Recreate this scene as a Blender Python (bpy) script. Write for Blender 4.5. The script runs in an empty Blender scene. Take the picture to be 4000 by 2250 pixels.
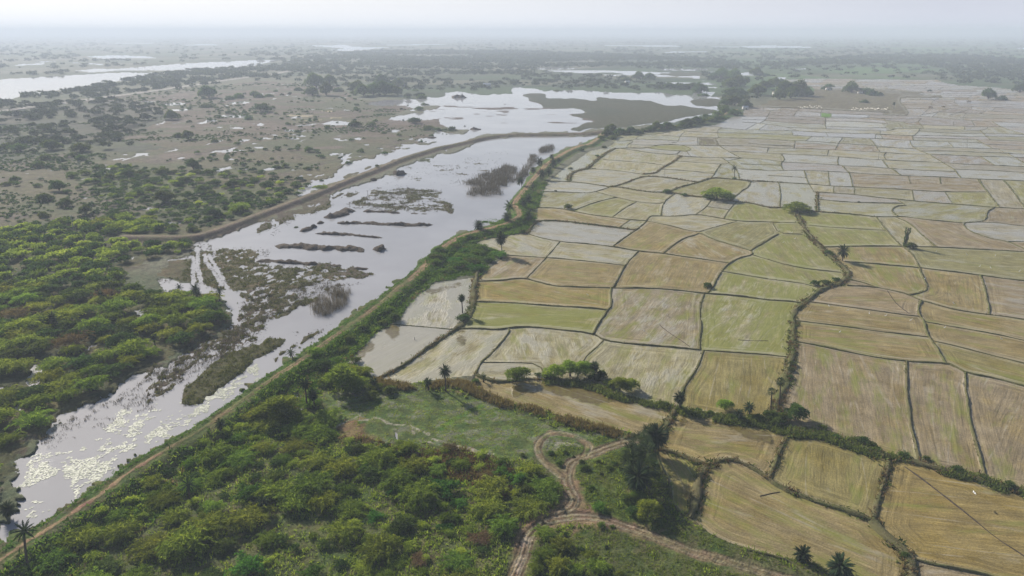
import bpy, math, random
import numpy as np
from mathutils import Vector, Matrix
random.seed(7); RNG = np.random.default_rng(11)
sc = bpy.context.scene
COL = sc.collection
R = math.radians

# ------------------------------------------------------------------ camera (a drone about 100 m up)
H, F = 100.0, 2666.0                       # height in metres, focal length for a 4000 px wide frame
PITCH = math.atan((1125.0 - 121.0) / F)
SP, CP = math.sin(PITCH), math.cos(PITCH)
cam_d = bpy.data.cameras.new('camera'); cam = bpy.data.objects.new('camera', cam_d); COL.objects.link(cam)
cam.location = (0, 0, H); cam.rotation_euler = (math.pi / 2 - PITCH, 0, 0)
cam_d.sensor_width = 36.0; cam_d.lens = 36.0 * F / 4000.0; cam_d.clip_start = 1.0; cam_d.clip_end = 90000.0
sc.camera = cam

def G(x, y, z=0.0):
    """survey point (photo pixel) -> world point at height z"""
    x = np.asarray(x, float); y = np.asarray(y, float)
    dx = (x - 2000.0) / F; dy = -(y - 1125.0) / F
    wy = CP + dy * SP; wz = -SP + dy * CP
    t = (z - H) / wz
    return dx * t, wy * t

def proj(X, Y, Z):
    rz = Z - H
    cy = Y * CP - rz * SP; uz = Y * SP + rz * CP
    return 2000.0 + F * X / cy, 1125.0 - F * uz / cy

K1, K2 = 1000 / 2576.0, 600 / 2572.0
TL = {'V': (0, 0, 4000 / 2576.0), 'S': (0, 0, 1.0), 'F': (600, 850, K1), 'G': (1200, 850, K1),
      'E1': (2300, 380, K2), 'E2': (2900, 380, K2), 'E3': (3400, 380, K2), 'J': (1100, 1400, K2)}
for i in range(4):
    for r, oy in zip('ABCD', (0, 560, 1120, 1690)):
        TL['%s%d' % (r, i + 1)] = (i * 1000, oy, K1)

def P(t, s):
    """'x,y x,y ...' in one survey tile -> array of photo pixels"""
    ox, oy, k = TL[t]
    a = np.array([[float(v) for v in p.split(',')] for p in s.split()])
    return a * k + np.array([ox, oy])

def J(*parts):
    return np.vstack([P(parts[i], parts[i + 1]) for i in range(0, len(parts), 2)])

# ------------------------------------------------------------------ noise
def _hash(ix, iy, seed):
    n = (ix * 374761393 + iy * 668265263 + seed * 144269504) & 0xFFFFFFFF
    n = ((n ^ (n >> 13)) * 1274126177) & 0xFFFFFFFF
    n = n ^ (n >> 16)
    return (n & 0xFFFF) / 65535.0

def vnoise(x, y, seed=0):
    fx = np.floor(x); fy = np.floor(y)
    ix = fx.astype(np.int64); iy = fy.astype(np.int64)
    u = x - fx; v = y - fy
    u = u * u * (3 - 2 * u); v = v * v * (3 - 2 * v)
    a = _hash(ix, iy, seed); b = _hash(ix + 1, iy, seed)
    c = _hash(ix, iy + 1, seed); d = _hash(ix + 1, iy + 1, seed)
    return (a + (b - a) * u) * (1 - v) + (c + (d - c) * u) * v - 0.5

def fbm(x, y, wl, octv=3, seed=0, gain=0.55):
    o = np.zeros_like(x); amp = 1.0; tot = 0.0
    for k in range(octv):
        o += amp * vnoise(x / wl + 31.7 * k, y / wl - 17.3 * k, seed + k)
        tot += amp; amp *= gain; wl *= 0.47
    return o / tot * 2.0           # about -0.7 .. 0.7

def sstep(a, b, x):
    t = np.clip((x - a) / (b - a), 0, 1)
    return t * t * (3 - 2 * t)

# ------------------------------------------------------------------ the land survey lattice (finer near the camera)
XS = np.arange(-760.0, 4761.0, 4.0)
ys = []; y = 128.0
while y < 2620:
    ys.append(y); y += 2.4 if y < 760 else (3.0 if y < 1200 else 4.0)
YS = np.array(ys)
NX, NY = len(XS), len(YS)
PX, PY = np.meshgrid(XS, YS)               # (NY, NX)
WX, WY = G(PX, PY)
DIST = np.sqrt(WX ** 2 + WY ** 2 + H * H)
n1 = fbm(PX, PY * 2.2, 90, 4, 5); n2 = fbm(PX, PY * 2.2, 90, 4, 15)
n3 = fbm(PX, PY * 2.2, 26, 2, 25); n4 = fbm(PX, PY * 2.2, 26, 2, 35)
PERS = np.clip((PY - 100) / 900.0, 0.12, 1.6)
WPX = PX + (n1 * 26 + n3 * 16) * np.clip(PERS, 0.35, 1.2)
WPY = PY + (n2 * 18 + n4 * 11) * PERS

def inpoly(pts, warp=1.0):
    pts = np.asarray(pts)
    gx = PX + (WPX - PX) * warp; gy = PY + (WPY - PY) * warp
    out = np.zeros(PX.shape, bool)
    x0, y0 = pts.min(0) - 50; x1, y1 = pts.max(0) + 50
    r0, r1 = np.searchsorted(YS, [y0, y1]); c0, c1 = np.searchsorted(XS, [x0, x1])
    if r1 <= r0 or c1 <= c0: return out
    sx = gx[r0:r1, c0:c1]; sy = gy[r0:r1, c0:c1]; ins = np.zeros(sx.shape, bool)
    for i in range(len(pts)):
        ax, ay = pts[i]; bx, by = pts[i - 1]
        if ay == by: continue
        c = ((ay > sy) != (by > sy)) & (sx < (bx - ax) * (sy - ay) / (by - ay) + ax)
        ins ^= c
    out[r0:r1, c0:c1] = ins
    return out

def blur(m, n=2, it=2):
    a = m.astype(np.float32)
    for _ in range(it):
        for ax in (0, 1):
            s = a.copy()
            for k in range(1, n + 1):
                s += np.roll(a, k, ax) + np.roll(a, -k, ax)
            a = s / (2 * n + 1)
    return a

def smooth_line(pts, it=2):
    p = np.asarray(pts, float)
    for _ in range(it):
        q = [p[0]]
        for a, b in zip(p[:-1], p[1:]):
            q += [a * .75 + b * .25, a * .25 + b * .75]
        q.append(p[-1]); p = np.array(q)
    return p

def line_dist(ptsW, maxd):
    """distance (m) and signed side of every lattice point to a world polyline"""
    d = np.full(PX.shape, 1e9); sgn = np.zeros(PX.shape)
    for a, b in zip(ptsW[:-1], ptsW[1:]):
        lo = np.minimum(a, b) - maxd; hi = np.maximum(a, b) + maxd
        m = (WX > lo[0]) & (WX < hi[0]) & (WY > lo[1]) & (WY < hi[1])
        if not m.any(): continue
        ab = b - a; L2 = (ab ** 2).sum() + 1e-9
        qx = WX[m] - a[0]; qy = WY[m] - a[1]
        t = np.clip((qx * ab[0] + qy * ab[1]) / L2, 0, 1)
        dd = np.hypot(qx - t * ab[0], qy - t * ab[1])
        s = np.sign(ab[0] * qy - ab[1] * qx)
        cur = d[m]; better = dd < cur
        cur[better] = dd[better]; d[m] = cur
        sc_ = sgn[m]; sc_[better] = s[better]; sgn[m] = sc_
    return d, sgn

def to_world(pts, z=0.0):
    x, y = G(pts[:, 0], pts[:, 1], z)
    return np.stack([x, y], 1)
# ------------------------------------------------------------------ land colours (albedo) and heights
LC = np.zeros(PX.shape + (3,)); HT = np.full(PX.shape, 0.55)
def c3(*v): return np.array(v, float)
def paint(m, col, amt=1.0):
    w = np.asarray(m, float)[..., None] * amt
    LC[:] = LC * (1 - w) + np.asarray(col) * w
def seth(m, val):
    w = np.asarray(m, float)
    HT[:] = HT * (1 - w) + val * w

nL = fbm(WX, WY * 0.35, 420, 4, 3); nM = fbm(WX, WY * 0.6, 60, 4, 8)
nS = fbm(WX, WY, 14, 3, 18); nT = fbm(WX, WY, 3.2, 3, 28); nU = fbm(WX, WY, 1.3, 2, 38)
# far country: dark tree land with patches of pale field
LC[:] = c3(.060, .082, .045)
paint(sstep(-.1, .35, nL), c3(.10, .115, .062))
strip = fbm(WX * 0.5, WY * 1.0, 210, 3, 51)
paint(sstep(.12, .25, strip), c3(.15, .15, .10)); paint(sstep(.1, .3, -strip), c3(.075, .11, .05))
right_far = sstep(2600, 3300, PX) * (PY < 420)
paint(right_far * sstep(-.1, .2, fbm(WX, WY * .8, 260, 3, 61)), c3(.10, .17, .06))

# --- west plain
plainP = P('V', '-480,270 0,268 300,240 650,205 850,215 900,250 1060,262 990,290 1110,300 1170,325 1110,345 1010,375 900,420 840,450 760,480 640,545 560,580 470,595 300,545 0,590 -480,620')
mp = inpoly(plainP)
tone = sstep(380, 720, PY)[..., None]
plain = (1 - tone) * c3(.122, .090, .070) + tone * c3(.118, .106, .054)
LC[mp] = plain[mp]
paint(mp * sstep(-.05, .3, nM), c3(.120, .115, .060)); paint(mp * sstep(.05, .35, fbm(WX * .4, WY, 25, 3, 71)), c3(.155, .122, .098))
paint(mp * sstep(.15, .4, nS), c3(.105, .085, .068), .8)
paint(mp * sstep(.1, .4, nT), c3(.17, .145, .10), .5)
seth(mp, .42 + nM * .16 + nS * .08 + nT * .04)
# grey brush country in the far left
mb = inpoly(P('V', '-480,262 0,268 350,250 430,300 300,350 420,372 330,385 200,375 0,410 -480,440'))
paint(mb, c3(.070, .076, .050)); paint(mb * sstep(-.1, .3, nM), c3(.098, .092, .062)); seth(mb, .7)
# old field lines on the grass
for s in (('B1', '0,905 330,820 700,800 930,830'), ('B1', '700,450 930,470 1300,505'), ('B1', '880,625 1100,650 1350,590 1560,540'), ('B1', '1650,620 2000,545 2300,470'),
          ('B1', '0,640 330,660'), ('B2', '400,640 900,500'), ('B2', '200,330 420,240 800,170 1150,90'), ('B1', '250,380 600,310 780,270')):
    d, _ = line_dist(to_world(P(*s)), 4)
    paint(sstep(2.4, .8, d), c3(.085, .075, .05), .7)

# --- thicket ground on the left and the scattered belt
thP = P('V', '-480,600 0,590 150,570 300,545 470,592 480,622 300,690 296,730 400,745 540,752 575,790 560,830 470,870 405,905 330,985 250,1030 180,1050 60,1110 40,1180 -40,1260 -480,1330')
mt = inpoly(thP)
LC[mt] = c3(.080, .082, .034); paint(mt * sstep(-.1, .3, nS), c3(.125, .115, .045)); paint(mt * sstep(.1, .4, nT), c3(.06, .07, .03))
seth(mt, .5 + nS * .3)
beltP = P('V', '180,440 300,415 470,425 620,430 760,452 785,485 700,525 560,590 470,594 330,562 420,520 250,500')
mbelt = inpoly(beltP)
paint(mbelt * sstep(-.3, .2, nM), c3(.085, .105, .035), .85)

# --- foreground scrub, meadow, grass
fgP = P('S', '-900,2300 0,2190 400,1930 700,1730 1000,1540 1180,1420 1420,1260 1500,1300 1700,1500 2000,1480 2400,1660 2560,1700 2700,1990 2900,2080 3300,2170 4000,2500 4800,2700 -900,2700')
mf = inpoly(fgP)
LC[mf] = c3(.105, .118, .042)
paint(mf * sstep(-.05, .3, nS), c3(.150, .140, .055)); paint(mf * sstep(.1, .4, fbm(WX, WY, 9, 3, 81)), c3(.080, .118, .032)); paint(mf * sstep(.2, .45, nT), c3(.15, .125, .06), .6)
seth(mf, .55 + nS * .25 + nT * .08)
mead = inpoly(P('V', '800,1010 900,985 1010,985 1130,985 1220,1010 1330,1050 1400,1080 1500,1090 1590,1105 1570,1150 1480,1180 1420,1130 1370,1140 1350,1160 1230,1165 1090,1120 960,1120 850,1105 830,1050'))
LC[mead] = c3(.108, .152, .042)
stre = fbm(WX * .5 + WY * .5, WX * .25 - WY * .9, 2.2, 3, 91)
paint(mead * sstep(.0, .3, nS), c3(.085, .135, .024)); paint(mead * sstep(.05, .3, stre), c3(.175, .175, .125), .8); paint(mead * sstep(.0, .25, -stre), c3(.060, .085, .025), .7)
HT[mead] = .36 + (nS * .12 + stre * .05)[mead]
grass = inpoly(P('V', '1350,1150 1440,1115 1580,1110 1660,1140 1700,1320 1760,1330 1900,1400 2200,1420 2300,1480 2300,1640 1330,1640 1340,1420 1470,1330 1400,1290'))
LC[grass] = c3(.088, .105, .034); paint(grass * sstep(0, .3, nS), c3(.125, .125, .050)); paint(grass * sstep(.1, .35, nT), c3(.15, .135, .065), .6)
paint(grass * sstep(.1, .4, fbm(WX, WY, 7, 2, 95)), c3(.07, .105, .022))
HT[grass] = .6 + (nS * .15)[grass]
gl = inpoly(P('V', '1330,1150 1580,1110 1590,1300 1480,1290 1440,1180'))
paint(gl, c3(.080, .115, .025), .6)
bare = blur(inpoly(P('V', '1300,1320 1340,1290 1400,1265 1420,1210 1450,1210 1470,1270 1530,1305 1600,1320 1680,1345 1640,1360 1560,1335 1490,1330 1440,1350 1380,1345 1340,1360 1330,1420 1300,1500 1260,1500 1290,1400')), 2, 1)
paint(bare * sstep(-.4, .15, nT + nS * .6 + .2), c3(.24, .165, .095))
paint(inpoly(P('D3', '1170,930 1260,920 1290,970 1190,1000')), c3(.23, .14, .085), .9)
# rust coloured dry grass patches
rust = inpoly(P('V', '850,1070 900,1055 1000,1075 1100,1110 1230,1150 1290,1190 1310,1260 1200,1230 1050,1190 950,1130 860,1110')) & mf
paint(rust * sstep(-.1, .25, nS), c3(.19, .125, .065), .9)

# ------------------------------------------------------------------ water levels: the water stands at z = 0
MUD = c3(.115, .092, .070)
def wet(poly, depth=-.5, warp=1.0):
    m = inpoly(poly, warp); seth(m, depth); return m
seth(np.zeros(PX.shape), 0)
lakeN = wet(J('A2', '1080,1050 1200,1015 1500,1000 1700,1000 1720,975 1900,965 1890,935 2000,925 2250,955 2576,950', 'A3', '0,875 150,880 330,910 600,915 1200,930 1500,925 1700,960 1800,965 1840,900 2050,930 1990,970 2110,975 2110,1130 2040,1150 1910,1165 1800,1200 1500,1240 1080,1292 900,1312 600,1322 300,1335 0,1335',
              'A2', '2300,1362 2100,1420 1900,1520 1800,1443 1600,1420 1720,1380 1800,1340 1780,1310 2000,1340 2090,1350 2150,1310 1960,1290 1850,1245 1840,1200 1690,1205 1500,1205 1330,1203 1400,1165 1700,1118 1900,1062 1720,1058 1600,1085 1500,1065 1250,1062'))
lakeN |= wet(J('A2', '2300,1360 1800,1443', 'B2', '2000,15 1700,80 1450,150 1200,250 900,360 720,420 560,380 780,350 800,290 900,220 1000,180 1180,150 1200,110 1400,90 1340,75 1560,50 1450,25 1900,0'))
lakeN |= wet(P('B2', '560,410 620,380 700,420 600,490 430,560 400,530 460,450'), -.1)
pond = wet(J('E1', '210,625 60,600', 'A3', '860,1365 600,1362 330,1370 0,1375', 'A2', '2500,1385 2250,1430', 'B2', '2200,10 1980,90 1700,150 1450,235 1380,290 1100,400 900,460 750,520 740,600 500,700 300,740 0,800', 'B1', '2450,850 2300,900 2200,960 2000,990 1900,1060',
            'C1', '1920,-10 2030,20', 'F', '700,720 880,880 880,1040 760,1110 720,1140 600,1200 450,1260 250,1420', 'C1', '1250,940 1050,1100 760,1230 450,1400', 'D1', '330,220 180,330 130,480 220,620 180,800 0,980 0,1100 150,1010 330,960 600,780 900,580 1200,370 1450,220 1900,0',
            'C1', '2100,1330 2380,1120', 'C2', '-60,1010 100,900 280,790 400,690 560,600 800,420 1000,270 1250,80', 'B2', '1400,1430 1600,1240 1750,1100 1900,990 2050,915 2250,870 2420,820 2500,770', 'B3', '-10,610 30,530 110,440 200,270 330,150 500,70 700,-10', 'E1', '90,700'), -.45)
wetland = wet(J('F', '360,330 500,240 700,330 700,720 560,690 300,650 230,740 60,720 60,620 280,600 330,430 170,440 160,420 360,390'), -.05)
river = wet(J('A1', '-700,860 0,800 450,770 850,752 1200,728 1650,735 1450,775 1300,805 1050,832 900,855 700,890 500,920 300,955 100,1000 0,1015 -700,1150'), -.5, .5)
river |= wet(J('A1', '740,712 1000,692 1200,690 1700,650 2100,625 2576,603', 'A2', '270,603 120,630 0,655', 'A1', '2400,682 2100,702 1800,712 1500,706 1190,708 1050,722 920,728'), -.5, .4)
river |= wet(P('A1', '870,570 1000,560 1200,556 1500,566 1590,588 1400,585 1200,594 1050,592 960,580'), -.5, .4)
river |= wet(P('A1', '130,660 250,640 450,636 440,650 300,655'), -.5, .3) | wet(P('A1', '350,618 560,616 570,625 360,628'), -.5, .2) | wet(P('A1', '690,628 860,635 1040,640 1040,655 860,645'), -.5, .2)
far_w = wet(P('A2', '520,462 700,455 900,452 980,470 1370,480 1200,490 1000,515 900,515 740,505 900,488'), -.5, .3)
for s in (('A2', '1150,458 1500,448 1900,442 1900,447 1500,456'), ('A3', '870,458 1200,455 1700,460 1700,470 1200,464'), ('A3', '1900,474 2300,466 2576,457 3000,468 3010,480 2576,482 2200,476'),
          ('A1', '1150,433 1520,430 1540,435 1200,438'), ('A1', '1800,450 2160,444 2200,454 1900,460'), ('A3', '400,560 900,585 880,592 500,570'), ('A3', '1500,522 1980,518 1960,526 1550,530'), ('A4', '950,625 1330,622 1330,629 950,630'), ('A4', '1760,634 1900,634 1900,641 1760,640'),
          ('A4', '2500,484 2576,482 2800,490 2500,492'), ('A4', '250,690 400,686 380,696 260,697'), ('A2', '320,605 410,602 400,608 330,612')):
    far_w |= wet(P(*s), -.5, .2)
mid_w = inpoly(P('A3', '215,690 300,680 520,675 900,690 1300,697 1700,690 1920,683 2260,710 1880,732 1900,800 2060,845 2060,882 1800,885 1780,842 1560,845 1470,830 1500,790 1450,765 1230,757 950,758 720,742 560,725 380,718'), .6)
seth(mid_w, .12 - .5 * sstep(-.15, .15, fbm(WX * .5, WY, 60, 3, 44)))
far_w |= mid_w | wet(P('A3', '2290,745 2350,728 2500,722 2530,745 2400,760 2330,765'), -.5, .4) | wet(P('A4', '80,782 190,776 180,795 90,795'), -.4, .3)
# puddles on the plain
pud = np.zeros(PX.shape, bool)
for t, s in (('A1', '1415,1015 1480,1012 1540,1022 1560,1035 1480,1040'), ('A1', '1570,1052 1680,1036 1760,1032 1890,1042 1830,1055 1740,1066 1650,1058'), ('A1', '1515,1090 1560,1083 1615,1086 1610,1096 1540,1098'), ('A1', '1690,1110 1740,1100 1800,1098 1945,1100 1850,1120 1780,1122'),
             ('A1', '1375,1130 1420,1122 1435,1130 1390,1140'), ('A1', '1350,1156 1400,1148 1415,1155 1370,1163'), ('A1', '2260,1035 2340,1026 2460,1022 2530,1028 2440,1048 2340,1048'), ('A1', '2190,1170 2260,1158 2400,1160 2550,1172 2450,1190 2350,1188 2280,1180'), ('A1', '1970,1242 2060,1220 2080,1205 2220,1208 2120,1230 2020,1245'),
             ('A1', '2310,1288 2380,1280 2460,1285 2440,1296 2350,1296'), ('A1', '2165,1278 2210,1274 2245,1282 2210,1288'), ('A1', '2450,1408 2490,1406 2500,1416 2460,1420'), ('A1', '2350,1125 2390,1116 2420,1128 2370,1134'),
             ('A2', '-40,1080 60,1070 130,1078 130,1090 20,1092'), ('A2', '380,1266 500,1250 600,1240 650,1246 560,1260 430,1272'), ('A2', '655,1245 750,1216 850,1215 970,1232 940,1258 800,1262 700,1250'), ('A2', '20,1388 90,1386 175,1394 150,1403 60,1402'), ('A2', '305,1384 360,1376 440,1382 440,1402 350,1402'), ('A2', '980,1388 1030,1382 1065,1390 1040,1412 1010,1404'),
             ('A2', '150,1357 190,1354 235,1362 190,1366'), ('A2', '345,1353 390,1345 425,1350 380,1358'), ('A2', '840,1310 880,1306 890,1314 850,1316'), ('A2', '810,1368 840,1362 860,1370 830,1373'), ('A2', '690,1092 740,1082 775,1090 720,1096'), ('A2', '860,1108 900,1103 945,1108 900,1114'), ('A2', '1540,1102 1600,1098 1610,1112 1560,1116'),
             ('A2', '0,1260 60,1240 100,1262 20,1270'), ('B1', '2105,95 2180,68 2300,66 2400,70 2500,66 2440,80 2330,88 2260,105 2220,92'), ('B1', '1770,155 1800,140 1860,137 1850,150 1800,162'), ('B1', '1220,112 1260,104 1295,114 1260,122'), ('B1', '1430,95 1470,90 1490,98 1450,102'), ('B1', '1450,122 1480,112 1510,120 1480,128'),
             ('B1', '2290,168 2330,152 2380,162 2340,172'), ('B1', '2400,8 2440,3 2460,12 2420,14'), ('B1', '465,274 540,262 582,262 540,274'), ('B1', '825,552 900,535 968,530 930,548 850,560'), ('B1', '650,290 700,282 730,286 690,294'), ('B1', '245,304 280,300 295,304 260,308'), ('B1', '520,574 550,570 570,575 545,580'), ('B2', '-30,42 50,34 98,40 60,56 10,58'),
             ('B2', '1080,14 1120,10 1150,18 1110,26'), ('B2', '510,318 550,312 580,320 540,326'), ('B2', '620,318 660,312 690,322 650,328'), ('B2', '355,275 380,266 420,280 370,284'), ('B1', '2050,158 2100,150 2140,154 2090,160'), ('B1', '1480,705 1530,698 1520,712 1490,714'), ('B1', '80,272 130,268 140,276 90,278'), ('A4', '130,1075 190,1060 200,1066 150,1085')):
    pud |= wet(P(t, s), -.3, .35)
for s in (('A2', '290,1155 400,1160 600,1168 500,1180 350,1172'), ('A2', '730,1188 860,1184 870,1192 760,1196'), ('A2', '450,1215 660,1208 640,1220 480,1222'), ('A2', '650,1122 770,1116 770,1126 660,1128')):
    paint(inpoly(P(*s), .5), c3(.42, .35, .22), .8)
rp = fbm(WX, WY * .55, 17, 3, 611); sp_ = mp & ~mb & (rp > .50) & (PX > 300); seth(sp_, -.12)
paint(mp * sstep(.05, .3, fbm(WX * .6, WY, 38, 3, 621)), c3(.085, .100, .045), .7)
# openings inside the thicket
for t, s, dpt in (('C1', '260,980 330,790 420,790 480,860 400,1000 270,1020', -.22), ('C1', '560,700 680,690 700,730 620,770', -.1), ('C1', '1370,240 1450,235 1500,300 1420,290', -.25), ('C1', '160,1180 250,1150 230,1240 190,1240', -.2), ('C1', '0,1010 150,1040 60,1090 0,1080', -.2), ('C1', '840,620 1010,560 960,590 890,640', -.1), ('B1', '1310,1180 1330,1140 1400,1140', -.1)):
    m = inpoly(P(t, s), .8); seth(m, dpt + nT * .5)
# --- marsh ground between the dykes
def marsh(poly, base, amp, wl, col, col2=None, seed=0, stretch=1.0, warp=1.0):
    m = inpoly(poly, warp)
    n = fbm(WX * stretch, WY * .7, wl, 4, 200 + seed, .7)
    w = blur(m, 2, 1)
    HT[:] = np.where(w > 0, HT * (1 - w) + (base + amp * n) * w, HT)
    paint(m, col)
    if col2 is not None: paint(m * sstep(-.1, .3, fbm(WX, WY, wl * 3, 3, 230 + seed)), col2)
    return m
SEDGE, SEDGE2, BROWN = c3(.088, .078, .036), c3(.125, .100, .050), c3(.095, .075, .050)
marsh(P('F', '480,310 640,320 760,300 900,310 1080,310 1190,320 1170,360 1080,390 1010,440 1100,460 1350,470 1650,480 1900,510 2200,540 2060,590 1900,610 1650,700 1400,740 1250,800 1000,840 760,730 560,560 520,420'), .12, .62, 3.2, SEDGE, SEDGE2, 1)
marsh(P('F', '360,340 500,320 640,320 560,420 620,560 760,720 700,725 560,690 480,660 300,650 200,600 60,590 100,520 180,450 390,440'), .20, .4, 3.5, SEDGE2, SEDGE, 2)
marsh(P('F', '180,450 390,440 440,660 300,650 200,600 60,590 100,520'), .22, .4, 4, SEDGE2, SEDGE, 2)
marsh(P('F', '1100,1040 1350,890 1500,850 1700,770 1660,860 1480,900 1350,960 1250,1045'), .28, .35, 5, SEDGE, None, 3)
marsh(P('F', '1690,690 1880,650 2110,630 2080,680 1960,720 1850,730 1700,730'), .1, .5, 5, BROWN, None, 4, .5)
marsh(P('F', '1600,480 1800,480 2100,500 2240,540 2150,590 1900,600 1800,560'), .05, .55, 6, BROWN, None, 5, .4)
marsh(P('F', '950,730 1250,800 1500,720 1700,740 1400,860 1250,960 1100,1050 1160,1100 1080,1200 900,1330 700,1420 300,1430 420,1280 640,1180 780,1100 900,900'), .06, .62, 2.2, BROWN, SEDGE, 6)
marsh(P('C1', '1800,1190 1850,1060 2000,880 2150,740 2400,620 2576,540', ) if False else J('C1', '1810,1180 1850,1090 1960,930 2150,760 2420,640 2576,570', 'C2', '280,500 350,530 280,600 0,740', 'C1', '2480,830 2300,960 2100,1100 2010,1190 1900,1230'), .45, .22, 4, c3(.078, .074, .028), None, 7, 1, .6)
marsh(P('C1', '1340,1180 1420,1120 1600,1060 1720,1010 1850,960 1820,1060 1660,1100 1500,1180'), .12, .5, 4, SEDGE, None, 8)
marsh(P('C1', '1480,1000 1900,640 2100,540 2300,420 2500,450 2300,600 1950,800 1750,1000 1500,1120'), .02, .6, 1.6, BROWN, SEDGE, 9)
marsh(J('C2', '120,830 260,660 440,560 500,490 720,400 740,380 690,430 560,520 460,600 330,640 240,740'), .3, .25, 4, SEDGE, None, 10, 1, .4)
marsh(P('C2', '740,370 860,290 890,280 840,320 770,372'), .3, .2, 4, SEDGE, None, 11, 1, .3)
marsh(P('C2', '270,400 330,380 350,410 290,420'), .3, .2, 4, SEDGE, None, 12); marsh(P('C2', '350,470 400,430 460,450 430,480'), .3, .2, 4, SEDGE, None, 13)
marsh(P('C2', '0,420 60,360 120,400 60,450 0,480'), .2, .3, 4, BROWN, None, 14)
# slack water north of the ridges
marsh(P('B2', '860,620 1100,540 1150,470 1500,450 1850,470 1900,560 2000,650 1950,700 1600,690 1200,670 950,650'), .02, .62, 4.5, c3(.105, .092, .062), c3(.085, .085, .05), 15, .5)
marsh(P('B2', '1900,600 1960,590 2000,660 1960,690 1900,670'), .5, .4, 4, BROWN, None, 16)
marsh(P('B2', '740,510 860,500 940,480 1050,500 960,560 850,550 760,560'), .15, .5, 4, BROWN, SEDGE, 17)
marsh(P('B2', '430,600 560,560 700,530 800,600 740,660 560,700 480,680'), .18, .5, 5, BROWN, SEDGE, 18)
marsh(P('B2', '50,800 250,700 450,660 520,700 330,790 160,860 40,930 0,930 0,840'), .15, .5, 6, BROWN, SEDGE, 19)
marsh(P('B2', '1470,240 1560,220 1680,255 1830,270 1700,275 1560,260'), .25, .2, 6, c3(.07, .085, .04), None, 20); marsh(P('B2', '1600,180 1700,140 1800,125 1800,150 1720,170 1780,200 1640,195'), .2, .4, 6, c3(.07, .085, .04), None, 21)
marsh(P('B2', '1400,290 2500,60 2576,100 2300,350 2000,450 1900,430 1500,430 1180,430'), -.25, .62, 6, BROWN, None, 22, .35)
marsh(P('B2', '800,460 900,330 1000,290 1100,240 1180,200 1230,230 1020,300 880,350'), .0, .5, 7, SEDGE, None, 23, .4)
marsh(P('B2', '880,340 900,300 980,290 1030,310 960,345'), .3, .2, 7, SEDGE, None, 24, .4)
# north lake: brown flecks of weed and the big sedge bed
marsh(J('A2', '1850,1240 1700,1120 2000,1000 2250,970 2576,970', 'A3', '300,1000 280,1080 700,1110 800,1160 850,1220 500,1290 0,1320', 'A2', '2400,1330 2150,1310'), -.33, .85, 26, c3(.12, .092, .075), None, 25, .30)
marsh(J('A3', '70,960 200,935 340,940 370,955 300,985 500,995 650,1000 850,1016 1100,1000 1250,1000 1400,1020 1550,1062 1750,1072 1850,1080 2000,1095 2090,1110 2040,1140 1910,1160 1700,1190 1500,1225 1250,1262 1000,1295 880,1305 540,1308 700,1250 850,1222 720,1190 600,1158 780,1132 700,1100 500,1095 300,1082 270,1040 130,1010 200,990'), .45, .12, 20, c3(.078, .078, .046), c3(.068, .074, .044), 26)
marsh(P('A3', '800,990 900,980 1060,988 1200,1000 1100,1010 900,1008'), .4, .1, 20, c3(.078, .078, .046), None, 27)
marsh(P('A3', '1770,1020 1850,1000 1980,980 2110,1000 2100,1060 1950,1070 1830,1060'), .4, .15, 20, c3(.078, .078, .046), None, 28)
marsh(P('A3', '1480,735 1700,725 1900,735 1980,745 1900,765 1700,768 1500,758'), .3, .2, 30, c3(.085, .085, .05), None, 29)
# ragged half drowned margin along the thicket
mtb = blur(mt, 4, 2); edgew = np.clip(4 * mtb * (1 - mtb), 0, 1) * (PY > 950); HT[:] = HT * (1 - edgew) + edgew * (blur(HT, 5, 3) * .75 + .42 * nT + .2 * nS)
paint(edgew * sstep(.05, .3, nT + nS), BROWN, .8)
# wheel tracks filled with water
for s in (('F', '385,380 400,450 395,550 405,640 395,670'), ('F', '432,300 448,400 445,520 465,600 480,660'), ('F', '515,370 530,450 600,530 650,620 685,690'), ('F', '560,370 590,440 650,530 710,640 745,720'), ('F', '1085,310 1080,385'), ('F', '1130,320 1130,370'), ('F', '1205,20 1205,180'), ('F', '1240,40 1255,150'),
          ('B2', '800,560 930,490'), ('B2', '770,540 880,480'), ('F', '160,430 360,410 440,395')):
    d, _ = line_dist(to_world(P(*s)), 3)
    w = sstep(1.3, .5, d + nU * .6); seth(w, -.25)
mopen = inpoly(P('F', '60,690 300,660 480,670 620,700 760,760 870,880 880,1030 800,1080 770,940 700,840 560,760 420,760 250,740 120,750'), 1)
seth(mopen, -.22 + .3 * fbm(WX, WY, 2.0, 3, 300))
# old spoil pools and wet hollow beside the path
for t, s in (('J', '0,610 60,600 120,660 60,690 0,700'), ('J', '120,640 200,570 310,600 280,640 200,690'), ('J', '200,850 260,790 380,780 380,840 290,890'), ('D1', '0,1310 70,1290 190,1320 60,1350 0,1370'), ('J', '1880,1240 1930,1260 1940,1360 1900,1370'), ('J', '400,1330 470,1290 500,1330 440,1400')):
    m = inpoly(P(t, s), .3); seth(m, -.1)
    paint(blur(m, 3, 2), c3(.30, .235, .17), .7)

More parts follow.
